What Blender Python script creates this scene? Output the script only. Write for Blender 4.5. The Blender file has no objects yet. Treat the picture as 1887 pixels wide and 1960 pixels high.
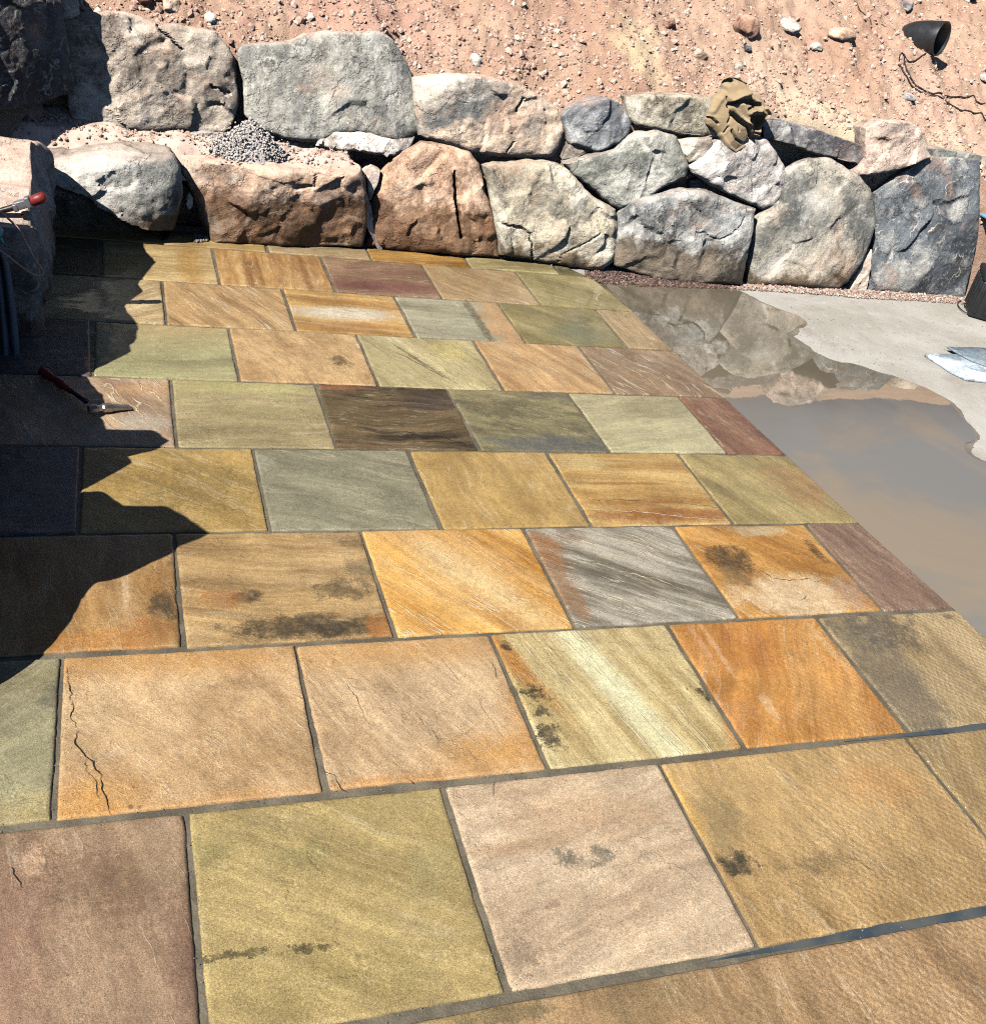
import bpy, bmesh, math, random
import numpy as np
from mathutils import Vector, Matrix

# ---------------------------------------------------------------- camera, sky, sun, exposure
scene = bpy.context.scene
F_PX, PITCH, ROLL, YAW = 1988.71, 0.56616, 0.22780, 0.42336      # solved from the paving grid
W_PX, H_PX = 1887.0, 1960.0
CAM = np.array([0.0, 0.0, 2.1])
K = 2.1 / 1.6                                                     # survey units -> metres
cp, sp, cyw, syw = math.cos(PITCH), math.sin(PITCH), math.cos(YAW), math.sin(YAW)
FWD = np.array([syw * cp, cyw * cp, -sp])
r0 = np.array([cyw, -syw, 0.0])
u0 = np.cross(r0, FWD)
RGT = math.cos(ROLL) * r0 + math.sin(ROLL) * u0
UPV = -math.sin(ROLL) * r0 + math.cos(ROLL) * u0
cam_data = bpy.data.cameras.new("camera")
cam = bpy.data.objects.new("camera", cam_data)
scene.collection.objects.link(cam)
cam.matrix_world = Matrix(((RGT[0], UPV[0], -FWD[0], CAM[0]), (RGT[1], UPV[1], -FWD[1], CAM[1]),
                           (RGT[2], UPV[2], -FWD[2], CAM[2]), (0, 0, 0, 1)))
cam_data.sensor_fit = 'HORIZONTAL'
cam_data.sensor_width = 36.0
cam_data.lens = 36.0 * F_PX / W_PX
cam_data.clip_start, cam_data.clip_end = 0.05, 2000.0
scene.camera = cam

SUN = np.array([-0.59, -0.38, 0.71]); SUN /= np.linalg.norm(SUN)   # towards the sun
EXPOSURE = 0.42
world = bpy.data.worlds.new("World"); scene.world = world
world.use_nodes = True
wn = world.node_tree
bg = wn.nodes['Background']
sky = wn.nodes.new('ShaderNodeTexSky')
sky.sky_type = 'NISHITA'; sky.sun_disc = False
sky.sun_elevation = math.asin(SUN[2])
sky.sun_rotation = math.atan2(SUN[0], SUN[1])
sky.altitude = 2500.0; sky.air_density = 0.6; sky.dust_density = 0.1; sky.ozone_density = 1.5
wn.links.new(sky.outputs[0], bg.inputs[0]); bg.inputs[1].default_value = 0.06
sun_l = bpy.data.lights.new("sun", 'SUN'); sun_l.energy = 5.0; sun_l.angle = math.radians(0.5); sun_l.color = (1.0, 0.965, 0.92)
sun_o = bpy.data.objects.new("sun", sun_l); scene.collection.objects.link(sun_o)
sun_o.rotation_euler = Vector(SUN).to_track_quat('Z', 'Y').to_euler()
vs = scene.view_settings
vs.view_transform = 'Standard'; vs.look = 'None'; vs.exposure = EXPOSURE; vs.gamma = 1.0
scene.cycles.use_denoising = False; scene.cycles.filter_width = 1.1
scene.cycles.max_bounces = 5; scene.cycles.diffuse_bounces = 0; scene.cycles.glossy_bounces = 3

# ---------------------------------------------------------------- helpers
COL = scene.collection

def ray(px):
    return FWD + (px[0] - W_PX / 2) / F_PX * RGT - (px[1] - H_PX / 2) / F_PX * UPV
def at_z(px, z=0.0):
    d = ray(px); return CAM + d * (z - CAM[2]) / d[2]
def at_plane(px, o, n):
    d = ray(px); return CAM + d * (np.dot(np.asarray(o) - CAM, n) / np.dot(d, n))
def at_y(px, y):
    d = ray(px); return CAM + d * y / d[1]

SAT = [0.20]
def lin(c, k=None):
    k = SAT[0] if k is None else k
    out = []
    g = 0.3 * c[0] + 0.59 * c[1] + 0.11 * c[2]
    for v in c[:3]:
        v = v + (g - v) * k
        v = v / 255.0
        out.append(v / 12.92 if v <= 0.04045 else ((v + 0.055) / 1.055) ** 2.4)
    return (out[0], out[1], out[2], 1.0)

def hash3(i, seed):
    i = i.astype(np.int64)
    h = (i[..., 0] * 374761393 + i[..., 1] * 668265263 + i[..., 2] * 2147483647 + seed * 974634777) & 0xffffffff
    h = ((h ^ (h >> 13)) * 1274126177) & 0xffffffff
    h = (h ^ (h >> 16)) & 0xffffffff
    return h / 4294967295.0 * 2 - 1
def vnoise(P, seed=0):
    P = np.asarray(P, float); i = np.floor(P); f = P - i; f = f * f * (3 - 2 * f); i = i.astype(np.int64)
    r = 0
    for dx in (0, 1):
        wx = f[..., 0] if dx else 1 - f[..., 0]
        for dy in (0, 1):
            wy = f[..., 1] if dy else 1 - f[..., 1]
            for dz in (0, 1):
                wz = f[..., 2] if dz else 1 - f[..., 2]
                r = r + wx * wy * wz * hash3(i + np.array([dx, dy, dz]), seed)
    return r
def fbm(P, oct=4, seed=0, gain=0.5):
    P = np.asarray(P, float); a, s, r = 1.0, 1.0, 0
    for k in range(oct):
        r = r + a * vnoise(P * s + 13.7 * k, seed + k * 17); a *= gain; s *= 2.03
    return r

def mesh_obj(name, verts, faces, m, parent=None, smooth=True, loc=None):
    verts = np.asarray(verts, float)
    if loc is not None: verts = verts - np.asarray(loc, float)
    me = bpy.data.meshes.new(name)
    me.from_pydata([tuple(v) for v in verts], [], [tuple(f) for f in faces])
    if smooth: me.polygons.foreach_set('use_smooth', [True] * len(me.polygons))
    me.update()
    o = bpy.data.objects.new(name, me); COL.objects.link(o)
    if loc is not None: o.location = tuple(loc)
    if m: me.materials.append(m)
    if parent: o.parent = parent
    return o
def tag(o, label, cat, group=None):
    o['label'] = label; o['category'] = cat; o['kind'] = 'thing'
    if group: o['group'] = group
    return o
def kind(o, k):
    o['kind'] = k; return o
def empty(name, loc, label, cat, group=None):
    o = bpy.data.objects.new(name, None); COL.objects.link(o); o.location = tuple(loc)
    o.empty_display_size = 0.05
    return tag(o, label, cat, group)
def recalc(o):
    bm = bmesh.new(); bm.from_mesh(o.data); bmesh.ops.recalc_face_normals(bm, faces=bm.faces); bm.to_mesh(o.data); bm.free()
    return o
def crom(P, n, closed=False):
    """Catmull-Rom through points P, n samples, even along the curve."""
    P = [np.asarray(p, float) for p in P]; m = len(P); out = []
    segs = m if closed else m - 1
    for k in range(segs):
        if closed: a, b, c, d = P[k - 1], P[k], P[(k + 1) % m], P[(k + 2) % m]
        else: a, b, c, d = P[max(k - 1, 0)], P[k], P[k + 1], P[min(k + 2, m - 1)]
        for j in range(16):
            t = j / 16.0
            out.append(0.5 * (2 * b + (c - a) * t + (2 * a - 5 * b + 4 * c - d) * t * t + (3 * b - a - 3 * c + d) * t ** 3))
    if closed: out.append(out[0])
    else: out.append(P[-1])
    return resample(out, n, closed)
def resample(out, n, closed=False):
    out = np.array(out); s = np.r_[0, np.cumsum(np.linalg.norm(np.diff(out, axis=0), axis=1))]
    q = np.linspace(0, s[-1], n + 1)[:-1] if closed else np.linspace(0, s[-1], n)
    return np.stack([np.interp(q, s, out[:, k]) for k in range(out.shape[1])], 1)
def tube(path, rad, seg=8, cap=True):
    """Swept round tube along path, radius scalar or per-point."""
    P = np.asarray(path, float); n = len(P); R = np.broadcast_to(rad, (n,)).astype(float)
    T = np.gradient(P, axis=0); T /= np.linalg.norm(T, axis=1)[:, None] + 1e-12
    ref = np.array([0, 0, 1.0]) if abs(T[0][2]) < 0.9 else np.array([1.0, 0, 0])
    V, Fc = [], []
    u = np.cross(T[0], ref); u /= np.linalg.norm(u)
    for k in range(n):
        u = u - T[k] * np.dot(u, T[k]); u /= np.linalg.norm(u) + 1e-12; w = np.cross(T[k], u)
        for j in range(seg):
            a = 2 * math.pi * j / seg; V.append(P[k] + R[k] * (math.cos(a) * u + math.sin(a) * w))
    for k in range(n - 1):
        for j in range(seg):
            Fc.append((k * seg + j, k * seg + (j + 1) % seg, (k + 1) * seg + (j + 1) % seg, (k + 1) * seg + j))
    if cap: Fc += [tuple(range(seg))[::-1], tuple((n - 1) * seg + j for j in range(seg))]
    return V, Fc
def join(*parts):
    V, Fc = [], []
    for v, f in parts:
        o = len(V); V += list(v); Fc += [tuple(i + o for i in q) for q in f]
    return V, Fc
def boxv(c, sx, sy, sz, ax=None, bev=0.0):
    """Box with chamfered edges; ax = 3x3 rows of local axes."""
    bm = bmesh.new(); bmesh.ops.create_cube(bm, size=1.0)
    for v in bm.verts: v.co = Vector((v.co.x * sx, v.co.y * sy, v.co.z * sz))
    if bev: bmesh.ops.bevel(bm, geom=list(bm.edges), offset=bev, segments=2, profile=0.6, affect='EDGES')
    A = np.eye(3) if ax is None else np.asarray(ax)
    V = [np.asarray(c) + np.array(v.co) @ A for v in bm.verts]
    bm.verts.index_update(); Fc = [tuple(v.index for v in f.verts) for f in bm.faces]; bm.free()
    return V, Fc

# ---------------------------------------------------------------- node helpers
def nd(nt, typ, *ins, **kw):
    n = nt.nodes.new('ShaderNode' + typ)
    names = {k[3:]: v for k, v in kw.items() if k.startswith('in_')}
    for k, v in kw.items():
        if not k.startswith('in_'): setattr(n, k, v)
    def put(sock, v):
        if isinstance(v, bpy.types.NodeSocket): nt.links.new(v, sock)
        elif v is not None: sock.default_value = v
    for k, v in enumerate(ins): put(n.inputs[k], v)
    for k, v in names.items(): put(n.inputs[k.replace('_', ' ')], v)
    return n
def mth(nt, op, a, b=None, c=None, clamp=False):
    n = nt.nodes.new('ShaderNodeMath'); n.operation = op; n.use_clamp = clamp
    for k, v in enumerate((a, b, c)):
        if v is None: continue
        if isinstance(v, bpy.types.NodeSocket): nt.links.new(v, n.inputs[k])
        else: n.inputs[k].default_value = v
    return n.outputs[0]
def vm(nt, op, a, b=None, out=0):
    n = nt.nodes.new('ShaderNodeVectorMath'); n.operation = op
    for k, v in enumerate((a, b)):
        if v is None: continue
        if isinstance(v, bpy.types.NodeSocket): nt.links.new(v, n.inputs[k])
        else: n.inputs[k].default_value = v
    return n.outputs[out]
def vscale(nt, a, s):
    n = nt.nodes.new('ShaderNodeVectorMath'); n.operation = 'SCALE'; nt.links.new(a, n.inputs[0])
    if isinstance(s, bpy.types.NodeSocket): nt.links.new(s, n.inputs['Scale'])
    else: n.inputs['Scale'].default_value = s
    return n.outputs[0]
def mixc(nt, f, a, b, blend='MIX'):
    n = nt.nodes.new('ShaderNodeMix'); n.data_type = 'RGBA'; n.blend_type = blend; n.clamp_factor = True
    for s, v in ((n.inputs[0], f), (n.inputs[6], a), (n.inputs[7], b)):
        if isinstance(v, bpy.types.NodeSocket): nt.links.new(v, s)
        else: s.default_value = v
    return n.outputs[2]
def rng(nt, v, a, b, lo=0.0, hi=1.0, smooth=True):
    n = nt.nodes.new('ShaderNodeMapRange'); n.interpolation_type = 'SMOOTHSTEP' if smooth else 'LINEAR'
    nt.links.new(v, n.inputs[0])
    for k, x in zip((1, 2, 3, 4), (a, b, lo, hi)):
        if isinstance(x, bpy.types.NodeSocket): nt.links.new(x, n.inputs[k])
        else: n.inputs[k].default_value = x
    return n.outputs[0]
def noise(nt, vec, scale, detail=4, rough=0.55, dist=0.0, out=0):
    n = nt.nodes.new('ShaderNodeTexNoise'); nt.links.new(vec, n.inputs['Vector'])
    for k, v in (('Scale', scale), ('Detail', detail), ('Roughness', rough), ('Distortion', dist)):
        if isinstance(v, bpy.types.NodeSocket): nt.links.new(v, n.inputs[k])
        else: n.inputs[k].default_value = v
    return n.outputs[out]
def voro(nt, vec, scale, feature='F1', out='Distance'):
    n = nt.nodes.new('ShaderNodeTexVoronoi'); n.feature = feature
    nt.links.new(vec, n.inputs['Vector']); n.inputs['Scale'].default_value = scale
    return n.outputs[out]
def bump(nt, h, strength, dist, normal=None):
    n = nt.nodes.new('ShaderNodeBump'); n.inputs['Strength'].default_value = strength; n.inputs['Distance'].default_value = dist
    nt.links.new(h, n.inputs['Height'])
    if normal is not None: nt.links.new(normal, n.inputs['Normal'])
    return n.outputs[0]
def group_tree(name, ins, outs):
    g = bpy.data.node_groups.new(name, 'ShaderNodeTree')
    for nme, typ in ins: g.interface.new_socket(nme, in_out='INPUT', socket_type=typ)
    for nme, typ in outs: g.interface.new_socket(nme, in_out='OUTPUT', socket_type=typ)
    gi = g.nodes.new('NodeGroupInput'); go = g.nodes.new('NodeGroupOutput')
    return g, gi.outputs, go.inputs
def use_group(nt, g, **vals):
    n = nt.nodes.new('ShaderNodeGroup'); n.node_tree = g
    for k, v in vals.items():
        s = n.inputs[k]
        if isinstance(v, bpy.types.NodeSocket): nt.links.new(v, s)
        else: s.default_value = v
    return n
def new_mat(name):
    m = bpy.data.materials.new(name); m.use_nodes = True
    nt = m.node_tree; return m, nt, nt.nodes['Principled BSDF']
def simple_mat(name, c, rough=0.6, metal=0.0, var=0.25, scale=25.0, bmp=0.3, bdist=0.003, spec=0.5):
    m, nt, b = new_mat(name)
    P = nt.nodes.new('ShaderNodeTexCoord').outputs['Object']
    n1 = noise(nt, P, scale, 6, 0.65)
    f = rng(nt, n1, 0.3, 0.7, 1 - var, 1 + var)
    rgb = nt.nodes.new('ShaderNodeRGB'); rgb.outputs[0].default_value = lin(c)
    col = vscale(nt, rgb.outputs[0], f)
    nt.links.new(col, b.inputs['Base Color'])
    nt.links.new(rng(nt, n1, 0.3, 0.7, rough * 0.8, min(1, rough * 1.2)), b.inputs['Roughness'])
    b.inputs['Metallic'].default_value = metal; b.inputs['Specular IOR Level'].default_value = spec
    nt.links.new(bump(nt, noise(nt, P, scale * 4, 5, 0.6), bmp, bdist), b.inputs['Normal'])
    return m

# sandstone: laminated, streaked stone (object coordinates = metres)
C_, F_, V_ = 'NodeSocketColor', 'NodeSocketFloat', 'NodeSocketVector'
SAND, gi, go = group_tree('sandstone', [('A', C_), ('B', C_), ('C', C_), ('Dir', F_), ('Band', F_), ('Stretch', F_), ('Warp', F_),
                                        ('Contrast', F_), ('CAmt', F_), ('Seed', V_), ('Vein', F_), ('Crack', F_), ('Speck', F_)],
                          [('Color', C_), ('Height', F_), ('Grain', F_)])
t = SAND
P0 = t.nodes.new('ShaderNodeTexCoord').outputs['Object']
P = vm(t, 'ADD', P0, gi['Seed'])
wv = vm(t, 'SUBTRACT', noise(t, P, 3.2, 3, 0.5, out=1), (0.5, 0.5, 0.5))
Pw = vm(t, 'ADD', P, vscale(t, wv, gi['Warp']))
rot = nd(t, 'VectorRotate', Pw, rotation_type='Z_AXIS'); t.links.new(mth(t, 'MULTIPLY', gi['Dir'], -1.0), rot.inputs['Angle'])
sc = t.nodes.new('ShaderNodeCombineXYZ')
t.links.new(mth(t, 'DIVIDE', gi['Band'], gi['Stretch']), sc.inputs[0]); t.links.new(gi['Band'], sc.inputs[1]); sc.inputs[2].default_value = 1.0
Q = vm(t, 'MULTIPLY', rot.outputs[0], sc.outputs[0])
n1 = noise(t, Q, 1.0, 7, 0.62)
wd = mth(t, 'SUBTRACT', 0.26, mth(t, 'MULTIPLY', gi['Contrast'], 0.2))
m1 = rng(t, n1, mth(t, 'SUBTRACT', 0.5, wd), mth(t, 'ADD', 0.5, wd))
col = mixc(t, m1, gi['A'], gi['B'])
n2 = noise(t, vm(t, 'ADD', vm(t, 'MULTIPLY', Q, (0.5, 0.5, 1)), (7.3, 2.1, 0)), 1.0, 6, 0.6)
m2 = rng(t, n2, 0.48, 0.66)
col = mixc(t, mth(t, 'MULTIPLY', m2, gi['CAmt']), col, gi['C'])
# fine lamination and light scuffed patches
fl = noise(t, vm(t, 'MULTIPLY', Q, (2.4, 5.5, 1)), 1.0, 6, 0.7)
col = vscale(t, col, rng(t, fl, 0.30, 0.70, 0.80, 1.20, False))
sf = noise(t, vm(t, 'MULTIPLY', Q, (1.6, 2.2, 1)), 1.0, 9, 0.75)
col = mixc(t, mth(t, 'MULTIPLY', rng(t, sf, 0.56, 0.70), 0.45), col, mixc(t, 0.45, gi['C'], (0.72, 0.60, 0.42, 1)))
col = mixc(t, mth(t, 'MULTIPLY', rng(t, sf, 0.44, 0.30), 0.40), col, vscale(t, gi['B'], 0.55))
# mineral cloudiness
cl = noise(t, P, 2.6, 8, 0.68)
col = mixc(t, mth(t, 'MULTIPLY', rng(t, cl, 0.44, 0.72), 0.45), col, mixc(t, 0.5, gi['B'], gi['C']))
# pale parted laminations (thin lines)
vn = noise(t, vm(t, 'MULTIPLY', Q, (1.3, 2.2, 1)), 1.0, 3, 0.5)
vl = mth(t, 'ABSOLUTE', mth(t, 'SUBTRACT', vn, 0.5))
vmask = mth(t, 'MULTIPLY', rng(t, vl, 0.0, 0.022, 1.0, 0.0), rng(t, noise(t, P, 5.0, 3), 0.42, 0.56))
vm_ = mth(t, 'MULTIPLY', vmask, gi['Vein'])
pale = mixc(t, 0.65, gi['B'], (0.80, 0.68, 0.48, 1))
col = mixc(t, vm_, col, pale)
# hairline cracks
Pc = vm(t, 'ADD', P, vscale(t, vm(t, 'SUBTRACT', noise(t, P, 14, 5, 0.6, out=1), (0.5, 0.5, 0.5)), 0.09))
ck = voro(t, Pc, 3.4, 'DISTANCE_TO_EDGE')
cmask = mth(t, 'MULTIPLY', mth(t, 'MULTIPLY', rng(t, ck, 0.0, 0.011, 1.0, 0.0), rng(t, noise(t, P, 4.1, 2), 0.5, 0.6)), gi['Crack'])
col = mixc(t, mth(t, 'MULTIPLY', cmask, 0.8), col, (0.06, 0.04, 0.025, 1))
# pits and mineral specks
sp_ = noise(t, P, 95, 4, 0.7)
spm = mth(t, 'MULTIPLY', mth(t, 'MULTIPLY', rng(t, sp_, 0.60, 0.70), rng(t, noise(t, P, 6.5, 4, 0.6), 0.46, 0.62)), gi['Speck'])
col = mixc(t, mth(t, 'MULTIPLY', spm, 0.75), col, (0.055, 0.05, 0.038, 1))
t.links.new(col, go['Color'])
g1 = noise(t, P, 420, 2, 0.75); g2 = noise(t, P, 55, 5, 0.7)
g3 = noise(t, P, 190, 4, 0.8)
gr = mth(t, 'MULTIPLY', mth(t, 'MULTIPLY', rng(t, g1, 0.30, 0.70, 0.52, 1.48, False), rng(t, g2, 0.28, 0.72, 0.84, 1.16, False)), rng(t, g3, 0.30, 0.70, 0.70, 1.30, False))
g4 = noise(t, P, 300, 2, 0.6)
gr = mth(t, 'MULTIPLY', gr, mth(t, 'MULTIPLY', rng(t, g4, 0.60, 0.70, 1.0, 0.50), rng(t, g4, 0.40, 0.30, 1.0, 1.40)))
gr = mth(t, 'MULTIPLY', gr, rng(t, noise(t, P, 5.5, 8, 0.72), 0.30, 0.70, 0.80, 1.22, False))
t.links.new(gr, go['Grain'])
h = mth(t, 'ADD', mth(t, 'ADD', mth(t, 'MULTIPLY', n1, 0.9), mth(t, 'MULTIPLY', fl, 0.5)), mth(t, 'MULTIPLY', g2, 0.22))
h = mth(t, 'ADD', h, mth(t, 'MULTIPLY', g1, 0.35))
h = mth(t, 'ADD', h, mth(t, 'MULTIPLY', g3, 0.4))
# riven terraces
tr = noise(t, P, 4.5, 6, 0.6)
h = mth(t, 'ADD', h, mth(t, 'MULTIPLY', mth(t, 'MULTIPLY', rng(t, tr, 0.54, 0.58), rng(t, noise(t, P, 1.7, 2), 0.5, 0.62)), 0.55))
h = mth(t, 'SUBTRACT', h, mth(t, 'MULTIPLY', cmask, 2.0))
h = mth(t, 'ADD', h, mth(t, 'MULTIPLY', vm_, 0.6))
h = mth(t, 'SUBTRACT', h, mth(t, 'MULTIPLY', spm, 0.6))
t.links.new(h, go['Height'])

# one stain or coloured zone of a slab (ragged elliptical patch)
BLOB, gi, go = group_tree('mineral_patch', [('Color', C_), ('Patch', C_), ('CX', F_), ('CY', F_), ('RX', F_), ('RY', F_), ('Ang', F_),
                                            ('Soft', F_), ('Rough', F_), ('Amt', F_), ('Freq', F_)], [('Color', C_)])
t = BLOB
P0 = t.nodes.new('ShaderNodeTexCoord').outputs['Object']
cc = t.nodes.new('ShaderNodeCombineXYZ'); t.links.new(gi['CX'], cc.inputs[0]); t.links.new(gi['CY'], cc.inputs[1])
d = vm(t, 'MULTIPLY', vm(t, 'SUBTRACT', P0, cc.outputs[0]), (1, 1, 0))
rot = nd(t, 'VectorRotate', d, rotation_type='Z_AXIS'); t.links.new(mth(t, 'MULTIPLY', gi['Ang'], -1.0), rot.inputs['Angle'])
rr = t.nodes.new('ShaderNodeCombineXYZ'); t.links.new(gi['RX'], rr.inputs[0]); t.links.new(gi['RY'], rr.inputs[1]); rr.inputs[2].default_value = 1.0
wq = vm(t, 'SUBTRACT', noise(t, P0, 7.0, 6, 0.65, out=1), (0.5, 0.5, 0.5))
dv = vm(t, 'DIVIDE', rot.outputs[0], rr.outputs[0])
ln = vm(t, 'LENGTH', vm(t, 'ADD', dv, vm(t, 'MULTIPLY', vscale(t, wq, mth(t, 'MULTIPLY', gi['Rough'], 4.5)), (1, 1, 0))), out=1)
nz = mth(t, 'SUBTRACT', noise(t, vm(t, 'ADD', P0, cc.outputs[0]), gi['Freq'], 9, 0.68), 0.5)
ln = mth(t, 'ADD', ln, mth(t, 'MULTIPLY', nz, mth(t, 'MULTIPLY', gi['Rough'], 6.0)))
st1 = mth(t, 'SUBTRACT', noise(t, P0, 130, 4, 0.8), 0.5)
ln = mth(t, 'ADD', ln, mth(t, 'MULTIPLY', st1, mth(t, 'ADD', 0.2, mth(t, 'MULTIPLY', gi['Rough'], 3.4))))
msk = rng(t, ln, mth(t, 'SUBTRACT', 1.08, mth(t, 'ADD', gi['Soft'], 0.1)), 1.2, 1.0, 0.0)
msk = mth(t, 'MULTIPLY', msk, rng(t, noise(t, P0, 24, 7, 0.8), 0.34, 0.58, 0.50, 1.0))
t.links.new(mixc(t, mth(t, 'MULTIPLY', msk, gi['Amt']), gi['Color'], gi['Patch']), go['Color'])

# wetness over the patio: a thin rippled film of hose water towards the near right and the far right edge
WET, gi, go = group_tree('wet_film', [], [('Rough', F_), ('Coat', F_), ('Ripple', F_)])
t = WET
geo = t.nodes.new('ShaderNodeNewGeometry'); Pg = geo.outputs['Position']
sx_ = t.nodes.new('ShaderNodeSeparateXYZ'); t.links.new(Pg, sx_.inputs[0])
nw = mth(t, 'MULTIPLY', mth(t, 'SUBTRACT', noise(t, Pg, 1.8, 5, 0.6), 0.5), 0.7)
ln1 = mth(t, 'ADD', mth(t, 'ADD', mth(t, 'MULTIPLY', sx_.outputs[0], 0.66), mth(t, 'MULTIPLY', sx_.outputs[1], -0.55)), nw)
near = rng(t, ln1, 0.05, 0.75)
far = mth(t, 'MULTIPLY', rng(t, mth(t, 'ADD', sx_.outputs[0], nw), 1.9, 2.7), rng(t, sx_.outputs[1], 2.6, 3.2))
film = mth(t, 'MAXIMUM', near, far)
t.links.new(mth(t, 'SUBTRACT', 0.45, mth(t, 'MULTIPLY', film, 0.2)), go['Rough'])
t.links.new(mth(t, 'ADD', 0.45, mth(t, 'MULTIPLY', film, 0.55)), go['Coat'])
def wav(ang, sc):
    r = nd(t, 'VectorRotate', Pg, rotation_type='Z_AXIS'); r.inputs['Angle'].default_value = ang
    w = t.nodes.new('ShaderNodeTexWave'); t.links.new(r.outputs[0], w.inputs['Vector'])
    w.inputs['Scale'].default_value = sc; w.inputs['Distortion'].default_value = 6.0; w.inputs['Detail'].default_value = 2.0; w.inputs['Detail Scale'].default_value = 1.4
    return w.outputs['Fac']
rp = mth(t, 'ADD', wav(0.5, 17.0), wav(-0.75, 15.0))
t.links.new(mth(t, 'MULTIPLY', rp, near), go['Ripple'])

# rock: quarried gneiss / granite boulders
ROCK, gi, go = group_tree('boulder_stone', [('A', C_), ('B', C_), ('C', C_), ('Dir', F_), ('Stretch', F_), ('Scale', F_), ('Seed', V_), ('WetZ', F_), ('Vein', F_), ('Dust', F_)],
                          [('Color', C_), ('Height', F_), ('Rough', F_)])
t = ROCK
P0 = t.nodes.new('ShaderNodeTexCoord').outputs['Object']
P = vm(t, 'ADD', P0, gi['Seed'])
wv = vm(t, 'SUBTRACT', noise(t, P, 4.0, 4, 0.55, out=1), (0.5, 0.5, 0.5))
Pw = vm(t, 'ADD', P, vscale(t, wv, 0.22))
rot = nd(t, 'VectorRotate', Pw, rotation_type='Y_AXIS'); t.links.new(gi['Dir'], rot.inputs['Angle'])
sc = t.nodes.new('ShaderNodeCombineXYZ'); t.links.new(mth(t, 'DIVIDE', 1.0, gi['Stretch']), sc.inputs[0]); sc.inputs[1].default_value = 1.0; sc.inputs[2].default_value = 1.0
Q = vm(t, 'MULTIPLY', rot.outputs[0], sc.outputs[0])
n1 = noise(t, Q, mth(t, 'MULTIPLY', gi['Scale'], 3.0), 9, 0.68)
col = mixc(t, rng(t, n1, 0.40, 0.60), gi['A'], gi['B'])
n2 = noise(t, vm(t, 'ADD', P, (3.1, 8.2, 1.7)), mth(t, 'MULTIPLY', gi['Scale'], 1.9), 8, 0.66)
col = mixc(t, rng(t, n2, 0.50, 0.64), col, gi['C'])
n3 = noise(t, P, 42, 5, 0.75)
col = mixc(t, mth(t, 'MULTIPLY', rng(t, n3, 0.55, 0.68), 0.55), col, mixc(t, 0.35, gi['C'], (0.72, 0.68, 0.6, 1)))
col = mixc(t, mth(t, 'MULTIPLY', rng(t, n3, 0.45, 0.33), 0.6), col, (0.06, 0.055, 0.05, 1))
n5 = noise(t, vm(t, 'ADD', P, (9.1, 4.2, 6.7)), 2.6, 8, 0.68)
col = mixc(t, mth(t, 'MULTIPLY', rng(t, n5, 0.53, 0.66), 0.42), col, lin((186, 138, 104)))
col = mixc(t, mth(t, 'MULTIPLY', rng(t, n5, 0.46, 0.34), 0.40), col, lin((206, 202, 190)))
# pale scratches and veins
va = noise(t, Q, 6.0, 3, 0.5); vl = mth(t, 'ABSOLUTE', mth(t, 'SUBTRACT', va, 0.5))
vmk = mth(t, 'MULTIPLY', mth(t, 'MULTIPLY', rng(t, vl, 0.0, 0.016, 1.0, 0.0), rng(t, noise(t, P, 5.5, 3), 0.47, 0.6)), gi['Vein'])
vb = noise(t, vm(t, 'ADD', P, (5, 1, 9)), 9.0, 4, 0.6); vl2 = mth(t, 'ABSOLUTE', mth(t, 'SUBTRACT', vb, 0.5))
vmk = mth(t, 'MAXIMUM', vmk, mth(t, 'MULTIPLY', mth(t, 'MULTIPLY', rng(t, vl2, 0.0, 0.009, 1.0, 0.0), rng(t, n2, 0.45, 0.6)), gi['Vein']))
col = mixc(t, mth(t, 'MULTIPLY', vmk, 0.75), col, (0.66, 0.6, 0.5, 1))
# dry soil dust lying on faces that look up
geo = t.nodes.new('ShaderNodeNewGeometry')
nz_ = t.nodes.new('ShaderNodeSeparateXYZ'); t.links.new(geo.outputs['Normal'], nz_.inputs[0])
dm = mth(t, 'MULTIPLY', rng(t, mth(t, 'ADD', nz_.outputs[2], mth(t, 'MULTIPLY', mth(t, 'SUBTRACT', n2, 0.5), 0.9)), 0.62, 0.92), gi['Dust'])
col = mixc(t, mth(t, 'MULTIPLY', dm, 0.85), col, lin((214, 172, 146)))
# wet foot of the stone where the patio has been hosed
pz = t.nodes.new('ShaderNodeSeparateXYZ'); t.links.new(geo.outputs['Position'], pz.inputs[0])
wz = mth(t, 'ADD', pz.outputs[2], mth(t, 'MULTIPLY', mth(t, 'SUBTRACT', noise(t, geo.outputs['Position'], 3.8, 8, 0.7), 0.5), 0.6))
wm = rng(t, wz, mth(t, 'SUBTRACT', gi['WetZ'], 0.06), mth(t, 'ADD', gi['WetZ'], 0.03), 1.0, 0.0)
col = mixc(t, mth(t, 'MULTIPLY', wm, 0.85), col, mixc(t, 1.0, col, (0.24, 0.17, 0.10, 1), 'MULTIPLY'))
fine = rng(t, noise(t, P, 130, 4, 0.7), 0.25, 0.75, 0.70, 1.30, False)
st_ = noise(t, vm(t, 'MULTIPLY', Q, (2.0, 7.0, 7.0)), 2.2, 7, 0.72)
fine = mth(t, 'MULTIPLY', fine, rng(t, st_, 0.30, 0.70, 0.72, 1.28, False))
col = vscale(t, col, mth(t, 'MULTIPLY', fine, 1.42))
t.links.new(col, go['Color'])
t.links.new(mth(t, 'SUBTRACT', 0.86, mth(t, 'MULTIPLY', wm, 0.45)), go['Rough'])
fr = voro(t, vm(t, 'ADD', P, vscale(t, wv, 0.5)), 7.0, 'F1')
rg = mth(t, 'ABSOLUTE', mth(t, 'SUBTRACT', noise(t, vm(t, 'ADD', P, (2, 7, 4)), 7.5, 7, 0.62), 0.5))
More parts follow.
